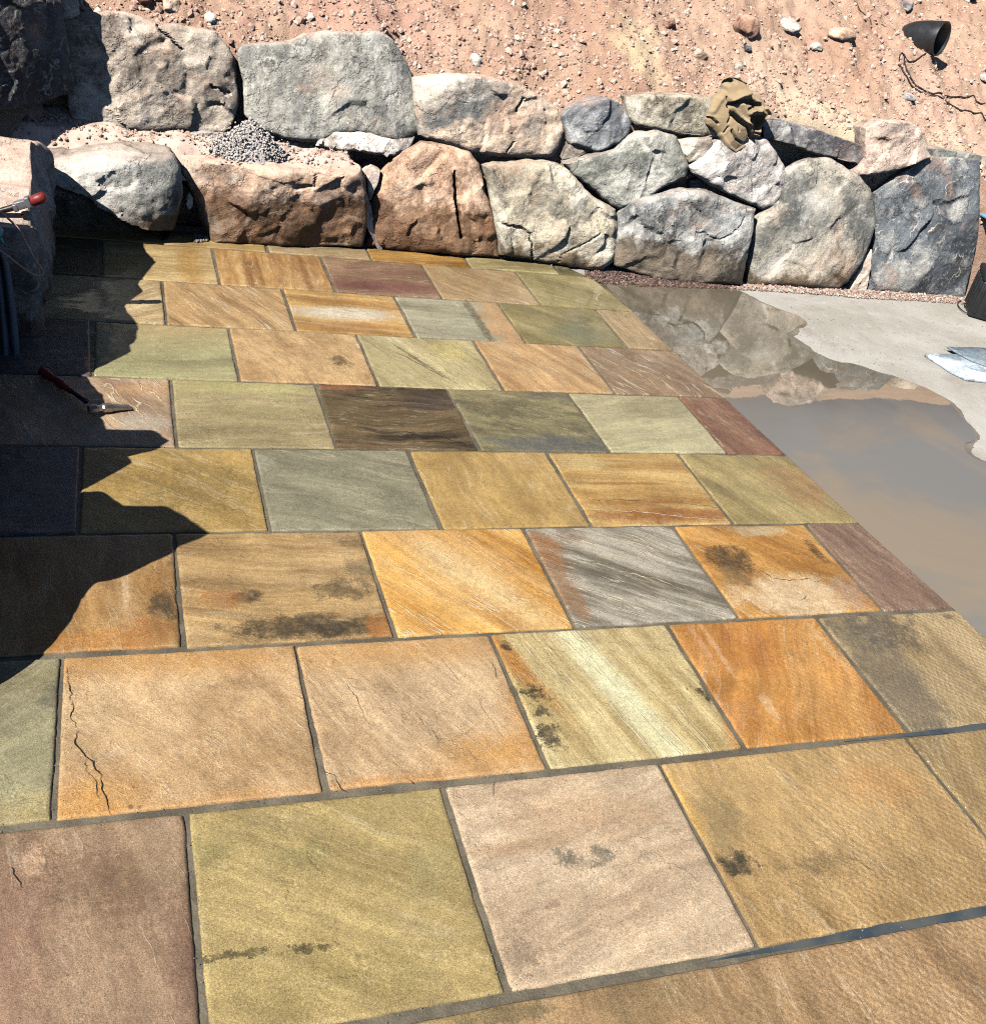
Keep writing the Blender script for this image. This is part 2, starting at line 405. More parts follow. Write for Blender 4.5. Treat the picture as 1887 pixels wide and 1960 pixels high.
h = mth(t, 'ADD', mth(t, 'MULTIPLY', n1, 0.9), mth(t, 'MULTIPLY', n3, 0.45))
h = mth(t, 'ADD', h, mth(t, 'MULTIPLY', rg, 1.6))
h = mth(t, 'ADD', h, mth(t, 'MULTIPLY', st_, 0.5))
h = mth(t, 'ADD', h, mth(t, 'MULTIPLY', rng(t, n2, 0.50, 0.52), 0.6))
h = mth(t, 'ADD', h, mth(t, 'MULTIPLY', noise(t, P, 120, 4, 0.7), 0.25))
t.links.new(h, go['Height'])

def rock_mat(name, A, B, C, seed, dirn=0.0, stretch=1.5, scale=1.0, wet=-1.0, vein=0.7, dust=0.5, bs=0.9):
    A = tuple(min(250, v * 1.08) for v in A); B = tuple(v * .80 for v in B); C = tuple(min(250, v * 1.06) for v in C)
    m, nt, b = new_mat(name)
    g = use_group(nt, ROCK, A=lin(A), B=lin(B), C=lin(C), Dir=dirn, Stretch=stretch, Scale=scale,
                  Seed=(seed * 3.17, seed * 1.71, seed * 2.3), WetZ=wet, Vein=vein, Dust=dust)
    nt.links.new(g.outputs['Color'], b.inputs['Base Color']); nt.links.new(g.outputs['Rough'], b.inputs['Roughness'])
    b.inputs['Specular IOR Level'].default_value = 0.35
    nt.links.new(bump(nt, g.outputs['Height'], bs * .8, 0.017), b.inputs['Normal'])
    return m

def proj(P):
    d = np.asarray(P, float) - CAM
    return (W_PX / 2 + F_PX * (d @ RGT) / (d @ FWD), H_PX / 2 - F_PX * (d @ UPV) / (d @ FWD))

# ---------------------------------------------------------------- hillside height (metres)
CREST = np.array([(-3.0, 4.62, .74), (-.6, 4.62, .74), (-.093, 4.62, .735), (.194, 4.63, .73), (.44, 4.62, .70), (.726, 4.63, .72), (1.084, 4.64, .79), (1.25, 4.60, .70),
                  (1.42, 4.53, .69), (1.70, 4.52, .69), (1.9, 4.5, .66), (2.09, 4.50, .69), (2.48, 4.51, .745), (2.85, 4.52, .73), (3.18, 4.63, .75), (3.5, 4.63, .72), (3.75, 4.52, .70),
                  (4.05, 4.5, .655), (4.35, 4.48, .63), (4.5, 4.44, .50), (4.75, 4.42, .45), (6.0, 4.4, .45)]) * K
SLOPE = 0.56
def hill_base(x, y):
    yc = np.interp(x, CREST[:, 0], CREST[:, 1]) + 0.05; zc = np.interp(x, CREST[:, 0], CREST[:, 2]) - 0.03
    up = zc + (y - yc) * SLOPE
    dn = zc - (yc - y) * 14.0
    return np.where(y >= yc, up, np.maximum(dn, -0.08))
def hit_hill(px):
    d = ray(px); d = d / np.linalg.norm(d); s = 5.4
    for k in range(900):
        p = CAM + d * s
        if p[2] <= hill_base(p[0], p[1]): break
        s += 0.01
    return p
def hill_noise(x, y):
    P = np.stack([x, y, np.zeros_like(x)], -1)
    n = 0.065 * fbm(P * 1.7, 3, 3) + 0.016 * (1 - np.abs(fbm(P * 5, 3, 5)) * 1.6) + 0.016 * fbm(P * 9, 3, 6)
    lump = np.maximum(0, vnoise(P * 11, 21)) ** 2 * 0.045 + np.maximum(0, vnoise(P * 23, 22) - .2) * 0.022
    return n + lump + 0.009 * fbm(P * 30, 2, 9)

# ---------------------------------------------------------------- setting: ground, hillside, concrete, mortar bed
m_ground = simple_mat("dry_soil", (150, 112, 88), 0.95, var=0.3, scale=6, bmp=0.4, bdist=0.01)
kind(mesh_obj("ground", [(-300, -300, -.12), (300, -300, -.12), (300, 300, -.12), (-300, 300, -.12)], [(0, 1, 2, 3)], m_ground), 'structure')

m_hill, nt, b = new_mat("pink_soil")
geo = nt.nodes.new('ShaderNodeNewGeometry'); Pg = geo.outputs['Position']
n1 = noise(nt, Pg, 1.3, 8, 0.65); n2 = noise(nt, Pg, 5.0, 8, 0.7); n3 = noise(nt, Pg, 34, 6, 0.75)
col = mixc(nt, rng(nt, n1, 0.40, 0.62), lin((202, 154, 121)), lin((216, 173, 140)))
col = mixc(nt, mth(nt, 'MULTIPLY', rng(nt, n2, 0.52, 0.64), 0.7), col, lin((198, 146, 122)))
col = mixc(nt, mth(nt, 'MULTIPLY', rng(nt, n3, 0.54, 0.66), 0.55), col, lin((228, 202, 176)))
def soil_patch(col, c, rx, ry, colr, amt):
    d = vm(nt, 'DIVIDE', vm(nt, 'SUBTRACT', Pg, tuple(c)), (rx, ry, 1.0))
    sxy = vm(nt, 'LENGTH', vm(nt, 'MULTIPLY', d, (1, 1, 0)), out=1)
    l = mth(nt, 'ADD', sxy, mth(nt, 'MULTIPLY', mth(nt, 'SUBTRACT', noise(nt, Pg, 3.4, 8, 0.66), 0.5), 2.4))
    return mixc(nt, mth(nt, 'MULTIPLY', rng(nt, l, 0.35, 1.0, 1.0, 0.0), amt), col, lin(colr))
for px, rx, ry, cr, a in [((1225, 105), .22, .3, (240, 214, 160), .6), ((1530, 215), .55, .22, (238, 208, 170), .9), ((1500, 140), .7, .4, (228, 192, 158), .6),
                          ((1790, 200), .7, .4, (230, 190, 160), .6), ((1830, 280), .5, .3, (236, 196, 160), .8), ((1600, 245), .5, .25, (240, 212, 172), .8), ((700, 20), .6, .4, (214, 158, 132), .7)]:
    col = soil_patch(col, hit_hill(px), rx, ry, cr, a)
col = vscale(nt, col, rng(nt, noise(nt, Pg, 150, 4, 0.7), 0.25, 0.75, 0.75, 1.25, False))
nt.links.new(col, b.inputs['Base Color']); b.inputs['Roughness'].default_value = 0.95; b.inputs['Specular IOR Level'].default_value = 0.2
hh = mth(nt, 'ADD', mth(nt, 'MULTIPLY', n3, 1.0), mth(nt, 'MULTIPLY', noise(nt, Pg, 110, 5, 0.75), 0.5))
nt.links.new(bump(nt, hh, 0.8, 0.018), b.inputs['Normal'])

gx = np.r_[np.linspace(-9, -1.3, 40)[:-1], np.linspace(-1.3, 7.2, 420), np.linspace(7.2, 26, 50)[1:]]
gs = np.r_[np.linspace(-.55, 0, 14)[:-1], np.linspace(0, 2.6, 150)[:-1], np.linspace(2.6, 6, 60)[:-1], np.linspace(6, 40, 40)]
GX, GS = np.meshgrid(gx, gs)
GY = np.interp(GX, CREST[:, 0], CREST[:, 1]) + 0.05 + np.where(GS < 0, GS * .2, GS)
GZ = hill_base(GX, np.minimum(GY, GX * 0 + 16)) + hill_noise(GX, GY) * np.clip((GS + .12) * 4, 0.15, 1) * np.clip(1 - (GS - 10) / 30, .2, 1)
nx, ny = len(gx), len(gs)
hv = np.stack([GX, GY, GZ], -1).reshape(-1, 3)
hf = [(j * nx + i, j * nx + i + 1, (j + 1) * nx + i + 1, (j + 1) * nx + i) for j in range(ny - 1) for i in range(nx - 1)]
kind(mesh_obj("hillside", hv, hf, m_hill), 'structure')

# soil ledge between the two tiers of boulders on the left
lx = np.linspace(-1.6, 1.5, 160); ly = np.linspace(5.66, 6.25, 34)
LX, LY = np.meshgrid(lx, ly); Pn = np.stack([LX, LY, LX * 0], -1)
LZ = 0.445 + 0.10 * (LY - 5.7) + 0.02 * fbm(Pn * 5, 3, 31) + 0.008 * fbm(Pn * 25, 2, 33) - np.clip((5.78 - LY) * 1.2, 0, 1) - np.clip((LX - 1.28) * 1.5, 0, 1)
kind(mesh_obj("soil_ledge", np.stack([LX, LY, LZ], -1).reshape(-1, 3), [(j * 160 + i, j * 160 + i + 1, (j + 1) * 160 + i + 1, (j + 1) * 160 + i) for j in range(33) for i in range(159)], simple_mat('ledge_dust', (232, 198, 174), .95, var=.22, scale=9, bmp=.5, bdist=.008)), 'structure')

EDGE_V = np.array([-2.0, .4, .9, 1.75, 2.2, 2.63, 3.05, 3.45, 3.85, 4.13, 4.20, 4.36]) * K     # right-hand edge of the paving
EDGE_U = np.array([2.6, 2.40, 2.37, 2.315, 2.272, 2.245, 2.215, 2.178, 2.16, 2.148, 2.10, 1.98]) * K
m_conc, nt, b = new_mat("broomed_concrete")
Pg = nt.nodes.new('ShaderNodeNewGeometry').outputs['Position']
col = mixc(nt, rng(nt, noise(nt, Pg, 1.7, 7, 0.6), 0.38, 0.64), lin((176, 168, 152)), lin((196, 190, 176)))
col = mixc(nt, mth(nt, 'MULTIPLY', rng(nt, noise(nt, Pg, 4.0, 8, 0.7), 0.55, 0.7), 0.5), col, lin((160, 148, 128)))
col = mixc(nt, mth(nt, 'MULTIPLY', rng(nt, noise(nt, Pg, 9.0, 9, 0.75), 0.53, 0.68), 0.55), col, lin((206, 202, 192)))
col = mixc(nt, mth(nt, 'MULTIPLY', rng(nt, noise(nt, Pg, 2.3, 9, 0.78), 0.56, 0.63), 0.35), col, lin((150, 132, 110)))
brm = nt.nodes.new('ShaderNodeTexWave'); nt.links.new(Pg, brm.inputs['Vector']); brm.inputs['Scale'].default_value = 55; brm.inputs['Distortion'].default_value = 3.5; brm.inputs['Detail'].default_value = 4
col = vscale(nt, col, rng(nt, brm.outputs['Fac'], 0, 1, .93, 1.05, False))
col = vscale(nt, col, rng(nt, noise(nt, Pg, 160, 3, 0.8), 0.25, 0.75, 0.74, 1.26, False))
col = mixc(nt, mth(nt, 'MULTIPLY', rng(nt, noise(nt, Pg, 75, 3, 0.6), 0.69, 0.73), 0.6), col, lin((110, 100, 88)))
nt.links.new(col, b.inputs['Base Color']); b.inputs['Roughness'].default_value = 0.85
nt.links.new(bump(nt, noise(nt, Pg, 140, 4, 0.75), 0.6, 0.004), b.inputs['Normal'])
ev = [(u - .01, v, -.009) for u, v in zip(EDGE_U, EDGE_V)]
cv = ev + [(14, 5.74, -.009), (14, -2.6, -.009)]
kind(mesh_obj("concrete_slab", cv, [tuple(range(len(cv)))[::-1]], m_conc, smooth=False), 'structure')

m_mort, nt, b = new_mat("mortar")
Pg = nt.nodes.new('ShaderNodeNewGeometry').outputs['Position']
col = mixc(nt, rng(nt, noise(nt, Pg, 7, 6, 0.65), 0.38, 0.64), lin((96, 88, 70)), lin((128, 116, 92)))
col = vscale(nt, col, rng(nt, noise(nt, Pg, 190, 4, 0.75), 0.25, 0.75, 0.65, 1.35, False))
wn_ = use_group(nt, WET)
nt.links.new(col, b.inputs['Base Color']); b.inputs['Roughness'].default_value = 0.6
nt.links.new(wn_.outputs['Coat'], b.inputs['Coat Weight']); b.inputs['Coat Roughness'].default_value = 0.08
nt.links.new(bump(nt, noise(nt, Pg, 150, 5, 0.75), 0.7, 0.004), b.inputs['Normal'])
my = np.linspace(-.4, 5.72, 300); mu = np.linspace(0, 1, 160)
MU, MY = np.meshgrid(mu, my); MX = -.75 + MU * (np.interp(MY, EDGE_V, EDGE_U) - .006 + .75)
Pn = np.stack([MX, MY, MX * 0], -1)
MZ = -.0062 + 0.0016 * fbm(Pn * 18, 3, 41)
kind(mesh_obj("mortar_bed", np.stack([MX, MY, MZ], -1).reshape(-1, 3), [(j * 160 + i, j * 160 + i + 1, (j + 1) * 160 + i + 1, (j + 1) * 160 + i) for j in range(299) for i in range(159)], m_mort), 'structure')

# ---------------------------------------------------------------- paving slabs
# rows: v of the course lines; joints u (survey units); each slab: A, B, C colours, streak direction (pixels in the photo), band, options, label, patches
ROWV = {'w': 4.335, 'i': 4.195, 'h': 3.823, 'g': 3.445, 'f': 3.045, 'e': 2.633, 'd': 2.217, 'c': 1.781, 'b': 1.337, 'a': .870, 'z': .40}
GAPV = {'w': .01, 'i': .008, 'h': .009, 'g': .009, 'f': .008, 'e': .009, 'd': .009, 'c': .013, 'b': .019, 'a': .020, 'z': .02}
def S(A, B, C, label, dr=(1, 0), band=5, st=6, warp=.25, con=.45, ca=.35, vein=.35, crack=0.0, speck=.4, pat=(), sm=1.0):
    A = tuple(min(255, v * 1.05) for v in A); B = tuple(v * .90 for v in B); C = tuple(min(255, v * 1.05) for v in C)
    return dict(A=A, B=B, C=C, label=label, dr=dr, band=band, st=st, warp=warp * .5, con=con, ca=ca, vein=vein, crack=crack, speck=speck, pat=pat, sm=sm)
# patch: (x, y, rx, ry) in photo pixels projected on the paving, colour, amount, softness, raggedness, frequency
DK, DK2, CRM, ORG = (58, 52, 40), (84, 78, 58), (226, 200, 150), (186, 110, 40)
COURSES = [
 ('w', 'i', [-.40, .63, 1.07, 1.52, 1.955, None], [
  S((196, 162, 98), (178, 140, 80), (214, 184, 124), "narrow golden slab strip at the back edge, half under the left shadow", band=8),
  S((176, 150, 106), (160, 132, 90), (196, 170, 126), "narrow beige slab strip between two golden strips below the brown boulders", band=8),
  S((184, 132, 50), (150, 100, 38), (206, 160, 90), "narrow dark orange slab strip at the foot of the cracked brown boulder", band=9),
  S((188, 172, 116), (172, 152, 98), (200, 184, 132), "narrow pale olive slab strip below the rounded speckled boulder", band=6),
  S((122, 112, 78), (104, 94, 62), (140, 128, 92), "small dark wet slab offcut at the end of the narrow back strip")]),
 ('i', 'h', [-.40, -.02, .406, .845, 1.288, 1.727, None], [
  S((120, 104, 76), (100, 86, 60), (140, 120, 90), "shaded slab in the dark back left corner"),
  S((204, 174, 116), (188, 152, 92), (218, 192, 140), "pale tan slab with an amber vertical band, ending in the left shadow", dr=(1, 0), band=9, pat=[(365, 510, 28, 60, (182, 136, 66), .8, .6, .15, 9)]),
  S((206, 162, 96), (178, 122, 66), (226, 192, 134), "golden slab with wavy brown vertical veins near the back wall", dr=(14, 70), band=10, st=7, con=.5, vein=.8, pat=[(475, 520, 9, 60, (132, 84, 46), .75, .7, .22, 16), (498, 522, 6, 60, (140, 88, 46), .7, .7, .22, 18), (585, 525, 10, 60, (136, 88, 48), .75, .7, .22, 14)]),
  S((152, 120, 90), (138, 104, 78), (168, 136, 104), "mauve brown slab with a purple band along its front edge", band=7, pat=[(735, 548, 150, 14, (122, 72, 68), .85, .7, .15, 8), (720, 520, 120, 10, (134, 92, 78), .5, .8, .2, 8)]),
  S((172, 142, 98), (156, 124, 84), (192, 164, 116), "plain brown slab with a pale hairline vein, next to the mauve slab", dr=(80, 30), band=6, vein=.9),
  S((170, 154, 98), (152, 134, 82), (186, 170, 116), "wet olive slab reaching the reddish gravel by the wall", dr=(80, 20), band=4)]),
 ('h', 'g', [-.40, .193, .638, 1.083, 1.527, 1.974, None], [
  S((208, 182, 130), (186, 152, 100), (222, 198, 150), "pale sandy slab crossed by a thin stick shaped shadow", dr=(80, -20), band=9, vein=.8),
  S((200, 160, 104), (178, 134, 82), (222, 190, 138), "sandy brown slab with many pale diagonal streaks", dr=(90, 60), band=13, st=9, con=.55, vein=1.0, warp=.15),
  S((206, 164, 96), (186, 134, 66), (220, 186, 124), "gold slab with a white band across its middle", dr=(100, 10), band=9, st=10, vein=.7, warp=.1, pat=[(665, 600, 120, 14, (214, 204, 178), .95, .6, .14, 6), (700, 624, 120, 7, (168, 104, 44), .7, .8, .15, 6), (650, 576, 120, 6, (176, 118, 52), .5, .8, .15, 6)]),
  S((170, 164, 134), (148, 142, 112), (186, 180, 150), "grey green slab with a rusty right end", dr=(100, 10), band=8, pat=[(975, 620, 52, 70, (196, 148, 96), .95, .5, .3, 8), (918, 618, 9, 55, (92, 82, 62), .8, .8, .4, 14)]),
  S((156, 140, 86), (138, 122, 72), (172, 152, 100), "olive brown slab with a dull green cloud", dr=(100, 30), band=4, pat=[(1110, 635, 62, 24, (112, 116, 88), .8, .7, .25, 6), (1105, 612, 25, 10, (100, 96, 70), .7, .7, .4, 14)]),
  S((178, 148, 102), (160, 122, 80), (194, 168, 122), "narrow reddish tan end slab beside the top of the puddle", dr=(60, 60), band=7, vein=.8)]),
 ('g', 'f', [-.40, -.046, .40, .857, 1.307, 1.748, None], [
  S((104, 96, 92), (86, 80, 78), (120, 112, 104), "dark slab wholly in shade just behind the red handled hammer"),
  S((172, 166, 116), (158, 152, 104), (178, 150, 102), "smooth sage green slab with a brownish top edge, beside the shadow", band=4, con=.2, vein=.15, speck=.15, sm=.4, pat=[(330, 628, 180, 22, (178, 152, 102), .8, .7, .2, 5)]),
  S((206, 166, 110), (190, 146, 92), (218, 184, 128), "peach slab with one dark smudge and a white chipped corner", dr=(70, 60), band=14, st=2.5, con=.5, pat=[(655, 691, 22, 10, (86, 66, 40), .85, .8, .5, 22), (696, 660, 12, 14, (236, 218, 190), .9, .5, .4, 12), (470, 715, 70, 30, (196, 152, 90), .5, .8, .2, 6)]),
  S((190, 174, 122), (174, 156, 104), (204, 188, 134), "yellow green slab with a diagonal crack line", dr=(120, 75), band=6, st=7, vein=.6, pat=[(800, 688, 80, 3, (96, 84, 52), .8, .8, .5, 18, 1), (860, 672, 40, 20, (206, 188, 108), .6, .7, .2, 6)]),
  S((206, 162, 106), (188, 140, 86), (222, 186, 134), "peach slab with fine curved grain lines", dr=(90, 55), band=13, st=8, con=.5, vein=.9),
  S((160, 130, 96), (144, 112, 82), (178, 148, 112), "mauve brown slab with white diagonal veins touching the puddle", dr=(120, 70), band=6, st=6, vein=1.0)]),
 ('f', 'e', [-.42, .184, .642, 1.097, 1.552, 2.003, None], [
  S((198, 166, 128), (176, 142, 106), (220, 196, 164), "pinkish flaking slab that carries the hammer head", dr=(70, 60), band=6, st=3, con=.5, vein=1.0, pat=[(280, 745, 70, 12, (202, 152, 102), .6, .7, .3, 8), (280, 810, 60, 20, (190, 178, 154), .7, .7, .3, 8)]),
  S((174, 156, 110), (154, 134, 90), (188, 174, 124), "large khaki slab, yellow green along its back edge", band=6, con=.3, pat=[(470, 742, 190, 16, (188, 178, 110), .85, .8, .2, 5), (520, 790, 120, 16, (146, 130, 84), .5, .8, .3, 7)]),
  S((96, 80, 50), (62, 50, 34), (150, 122, 78), "darkest slab, near black brown with ragged bands", dr=(100, 4), band=15, st=6, con=.8, ca=.55, warp=.3, speck=.9, pat=[(640, 742, 60, 5, (150, 90, 58), .7, .7, .3, 9), (830, 770, 60, 22, (72, 62, 54), .6, .7, .4, 14), (800, 835, 90, 4, (44, 34, 24), .9, .8, .3, 12)]),
  S((138, 128, 86), (112, 104, 76), (164, 150, 102), "mottled olive slab turning slate blue along its front", dr=(100, 20), band=12, st=4, con=.7, ca=.5, speck=1.0, pat=[(1050, 848, 130, 16, (96, 98, 98), .8, .7, .4, 10), (960, 780, 60, 18, (92, 86, 62), .7, .8, .6, 18), (1050, 760, 50, 10, (100, 94, 78), .6, .8, .5, 14)]),
  S((184, 174, 130), (168, 156, 112), (192, 180, 136), "smooth pale sage slab between a mottled and a red brown slab", dr=(100, -10), band=4, con=.3, speck=.1, sm=.4, vein=.2),
  S((150, 108, 78), (134, 90, 64), (168, 126, 94), "reddish brown triangular end slab at the puddle edge", dr=(80, 60), band=7)]),
 ('e', 'd', [-.45, -.071, .395, .86, 1.32, 1.80, None], [
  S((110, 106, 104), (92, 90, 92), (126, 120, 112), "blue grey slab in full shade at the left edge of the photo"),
  S((192, 158, 88), (178, 142, 74), (206, 174, 106), "ochre slab with a speckled band, its left part under jagged shadow", dr=(100, 40), band=5, speck=.6, pat=[(385, 930, 90, 40, (122, 104, 58), .55, .8, .7, 40), (300, 960, 60, 30, (126, 108, 62), .5, .8, .7, 40), (450, 880, 50, 16, (206, 168, 90), .5, .7, .2, 6)]),
  S((148, 142, 112), (132, 126, 98), (162, 156, 126), "plain cool grey green slab", dr=(90, 20), band=4, con=.3, pat=[(500, 885, 30, 14, (176, 168, 140), .6, .8, .5, 18), (760, 950, 40, 30, (110, 108, 86), .4, .8, .4, 8)]),
  S((190, 154, 88), (174, 136, 72), (204, 170, 106), "plain golden brown slab with a smooth face", dr=(60, 90), band=4, con=.3, st=3, speck=.15, sm=.5, vein=.3),
  S((204, 166, 98), (190, 142, 70), (216, 184, 118), "gold slab with rust brown bands along its front edge", dr=(110, 6), band=9, st=9, warp=.2, con=.55, pat=[(1270, 985, 170, 16, (150, 88, 42), .9, .6, .22, 8), (1230, 960, 150, 7, (158, 98, 44), .8, .7, .25, 8), (1180, 925, 110, 4, (142, 92, 42), .6, .8, .2, 8), (1120, 885, 60, 14, (202, 182, 122), .7, .7, .2, 6)]),
  S((176, 154, 96), (156, 134, 80), (190, 172, 112), "olive tan slab with diagonal brown grain beside the puddle", dr=(120, 70), band=7, st=7, con=.5, pat=[(1530, 930, 60, 40, (172, 126, 76), .6, .8, .3, 6)])]),
 ('d', 'c', [-.62, .153, .632, 1.10, 1.582, 2.058, None], [
  S((192, 150, 92), (172, 124, 66), (214, 178, 124), "rust streaked tan slab with one round dark spot at its right side", dr=(10, 90), band=8, st=4, con=.5, pat=[(312, 1156, 25, 26, (76, 66, 46), .85, .5, .4, 20), (180, 1225, 150, 22, (196, 132, 62), .7, .7, .3, 8), (280, 1215, 50, 40, (182, 116, 52), .6, .8, .3, 8), (240, 1130, 8, 60, (222, 188, 140), .6, .7, .5, 14)]),
  S((190, 154, 98), (164, 126, 74), (216, 182, 130), "brown slab with three black mossy blotches", dr=(120, 3), band=10, st=7, con=.5, pat=[(580, 1198, 150, 24, (70, 62, 46), .9, .5, .3, 16), (650, 1205, 100, 14, (58, 54, 42), .6, .7, .5, 22), (470, 1143, 36, 14, (70, 58, 40), .92, .5, .35, 16), (660, 1128, 55, 20, (92, 80, 56), .8, .6, .5, 20), (700, 1090, 32, 26, (104, 92, 66), .6, .7, .5, 18), (690, 1040, 36, 12, (100, 88, 60), .6, .7, .5, 16), (415, 1145, 50, 22, (176, 112, 52), .6, .8, .3, 8), (725, 1200, 30, 26, (178, 104, 40), .7, .7, .3, 8), (440, 1110, 60, 20, (146, 116, 74), .5, .8, .3, 8)]),
  S((228, 172, 86), (212, 142, 50), (236, 202, 142), "bright yellow orange slab with a pale diagonal band", dr=(190, 120), band=9, st=9, con=.55, ca=.25, warp=.12, vein=.7, speck=.15, pat=[(905, 1105, 260, 42, (234, 202, 142), .85, .8, .12, 5, 1)]),
  S((176, 166, 144), (128, 118, 96), (208, 200, 180), "silver grey slab with dark and white streaks and a rusty left side", dr=(180, 60), band=14, st=8, con=.75, vein=1.0, warp=.14, pat=[(1050, 1050, 32, 40, (166, 112, 62), .9, .5, .3, 9), (1085, 1130, 24, 70, (158, 116, 76), .85, .5, .3, 9), (1090, 1030, 30, 14, (120, 78, 40), .5, .7, .4, 12)]),
  S((208, 150, 72), (188, 124, 46), (224, 182, 112), "ochre slab with a black blob and a cream lower half", dr=(60, 30), band=6, con=.5, crack=.3, pat=[(1530, 1140, 130, 36, (226, 196, 150), .97, .4, .28, 7), (1400, 1070, 46, 26, (74, 62, 42), .92, .5, .35, 14), (1405, 1105, 28, 22, (120, 104, 70), .7, .7, .4, 14), (1562, 1055, 10, 20, (78, 56, 32), .85, .6, .5, 22), (1450, 1015, 60, 10, (206, 188, 146), .7, .7, .4, 10), (1630, 1140, 34, 30, (160, 124, 100), .6, .7, .3, 8)]),
  S((148, 118, 94), (132, 102, 82), (164, 134, 108), "mauve brown slab with fine grain at the wide part of the puddle", dr=(120, 90), band=14, st=5, con=.4, speck=.8)]),
 ('c', 'b', [-.60, -.096, .394, .867, 1.354, 1.82, None], [
  S((160, 152, 112), (142, 134, 98), (178, 168, 130), "grey green slab at the left edge in front of the shadow", dr=(90, -40), band=5, st=3, pat=[(100, 1335, 26, 28, (92, 90, 76), .6, .8, .5, 18), (30, 1300, 80, 30, (130, 118, 80), .5, .8, .3, 8), (60, 1560, 80, 50, (188, 162, 100), .6, .8, .3, 6)]),
  S((210, 172, 122), (198, 156, 104), (222, 190, 142), "peach slab with orange borders and a branching crack on its left", dr=(90, 70), band=9, st=2, con=.35, crack=0, speck=.5, pat=[(330, 1262, 420, 46, (204, 150, 82), .9, .9, .12, 6), (175, 1540, 120, 80, (204, 146, 72), .95, .8, .15, 6), (380, 1548, 380, 34, (204, 150, 84), .85, .9, .15, 6), (470, 1310, 60, 12, (150, 116, 80), .45, .8, .5, 20), (250, 1545, 6, 5, (110, 84, 52), .7, .6, .3, 20), (268, 1546, 6, 5, (110, 84, 52), .7, .6, .3, 20)]),
  S((210, 174, 126), (192, 154, 108), (224, 192, 148), "pinkish slab with fine diagonal cracks and an orange right corner", dr=(90, 85), band=8, st=4, con=.4, crack=.25, speck=.5, pat=[(740, 1244, 360, 48, (206, 154, 88), .9, .9, .12, 6), (960, 1440, 170, 50, (204, 146, 72), .95, .9, .15, 6), (1010, 1380, 50, 110, (204, 148, 80), .8, .9, .15, 6), (760, 1500, 260, 26, (206, 146, 76), .8, .9, .15, 6)]),
  S((212, 190, 132), (192, 162, 98), (222, 210, 160), "lime yellow slab with a pale diagonal stripe and fern shaped marks", dr=(170, 190), band=11, st=10, con=.5, warp=.08, vein=.9, pat=[(1180, 1320, 300, 34, (230, 224, 176), .98, .7, .08, 5, 1), (1260, 1420, 110, 20, (222, 212, 158), .7, .8, .15, 5, 1), (985, 1270, 110, 24, (194, 124, 44), .95, .8, .15, 6, 1), (1060, 1340, 70, 14, (200, 146, 72), .5, .8, .2, 6, 1), (1022, 1330, 20, 16, (60, 56, 44), .95, .4, .75, 34), (1035, 1362, 18, 9, (64, 60, 46), .95, .4, .75, 34), (1052, 1412, 22, 22, (60, 56, 44), .95, .4, .75, 34), (970, 1238, 8, 9, (60, 52, 40), .9, .4, .6, 34), (1352, 1332, 16, 16, (64, 60, 46), .95, .4, .7, 34), (1405, 1415, 20, 40, (196, 130, 60), .8, .7, .25, 6)]),
  S((208, 144, 66), (192, 124, 50), (222, 172, 104), "vivid orange slab with cream vertical flecks", dr=(16, 120), band=9, st=6, con=.5, vein=.3, speck=.6, pat=[(1430, 1230, 60, 50, (178, 104, 44), .5, .8, .3, 6), (1585, 1240, 10, 40, (226, 178, 112), .95, .4, .4, 12), (1622, 1255, 10, 50, (226, 180, 116), .9, .4, .5, 12), (1370, 1240, 6, 50, (214, 164, 116), .8, .5, .6, 16), (1340, 1230, 6, 40, (206, 152, 108), .8, .5, .6, 16), (1470, 1350, 10, 26, (222, 178, 122), .85, .5, .5, 16), (1665, 1280, 14, 26, (222, 172, 108), .85, .5, .5, 14), (1400, 1370, 60, 30, (200, 140, 84), .5, .8, .4, 10)]),
  S((186, 160, 112), (168, 140, 92), (200, 176, 128), "tan slab with a slate grey left part at the right edge", dr=(100, 110), band=8, st=4, pat=[(1690, 1270, 66, 100, (122, 110, 86), .95, .4, .25, 7), (1740, 1350, 66, 70, (126, 114, 90), .95, .4, .25, 7), (1690, 1205, 70, 34, (92, 88, 76), .85, .6, .5, 18), (1815, 1180, 14, 6, (70, 66, 56), .7, .6, .4, 16)])]),
 ('b', 'a', [-.70, .131, .625, 1.122, 1.80, None], [
  S((178, 146, 112), (160, 128, 96), (192, 160, 124), "mauve brown slab in the front left corner, pitted near its back edge", dr=(20, 120), band=5, st=3, con=.35, speck=.7, pat=[(20, 1800, 100, 220, (150, 104, 86), .5, .9, .2, 5), (220, 1680, 150, 60, (110, 82, 56), .45, .8, .8, 44), (350, 1830, 30, 140, (128, 94, 76), .6, .8, .3, 8), (60, 1640, 26, 36, (206, 166, 128), .7, .6, .5, 12), (310, 1640, 60, 60, (172, 144, 108), .6, .8, .3, 8)]),
  S((186, 162, 102), (170, 144, 86), (200, 178, 118), "olive gold slab with a line of small black dendrites", dr=(120, 40), band=5, st=5, con=.35, vein=.25, speck=.3, pat=[(450, 1828, 60, 8, (88, 78, 46), .9, .35, .95, 40), (590, 1814, 40, 8, (80, 70, 42), .9, .35, .9, 40), (580, 1640, 60, 22, (150, 138, 84), .6, .8, .4, 8), (400, 1630, 50, 30, (150, 142, 84), .5, .8, .4, 8), (830, 1660, 60, 60, (150, 140, 92), .5, .8, .3, 7), (640, 1880, 200, 60, (166, 146, 84), .4, .8, .3, 7)]),
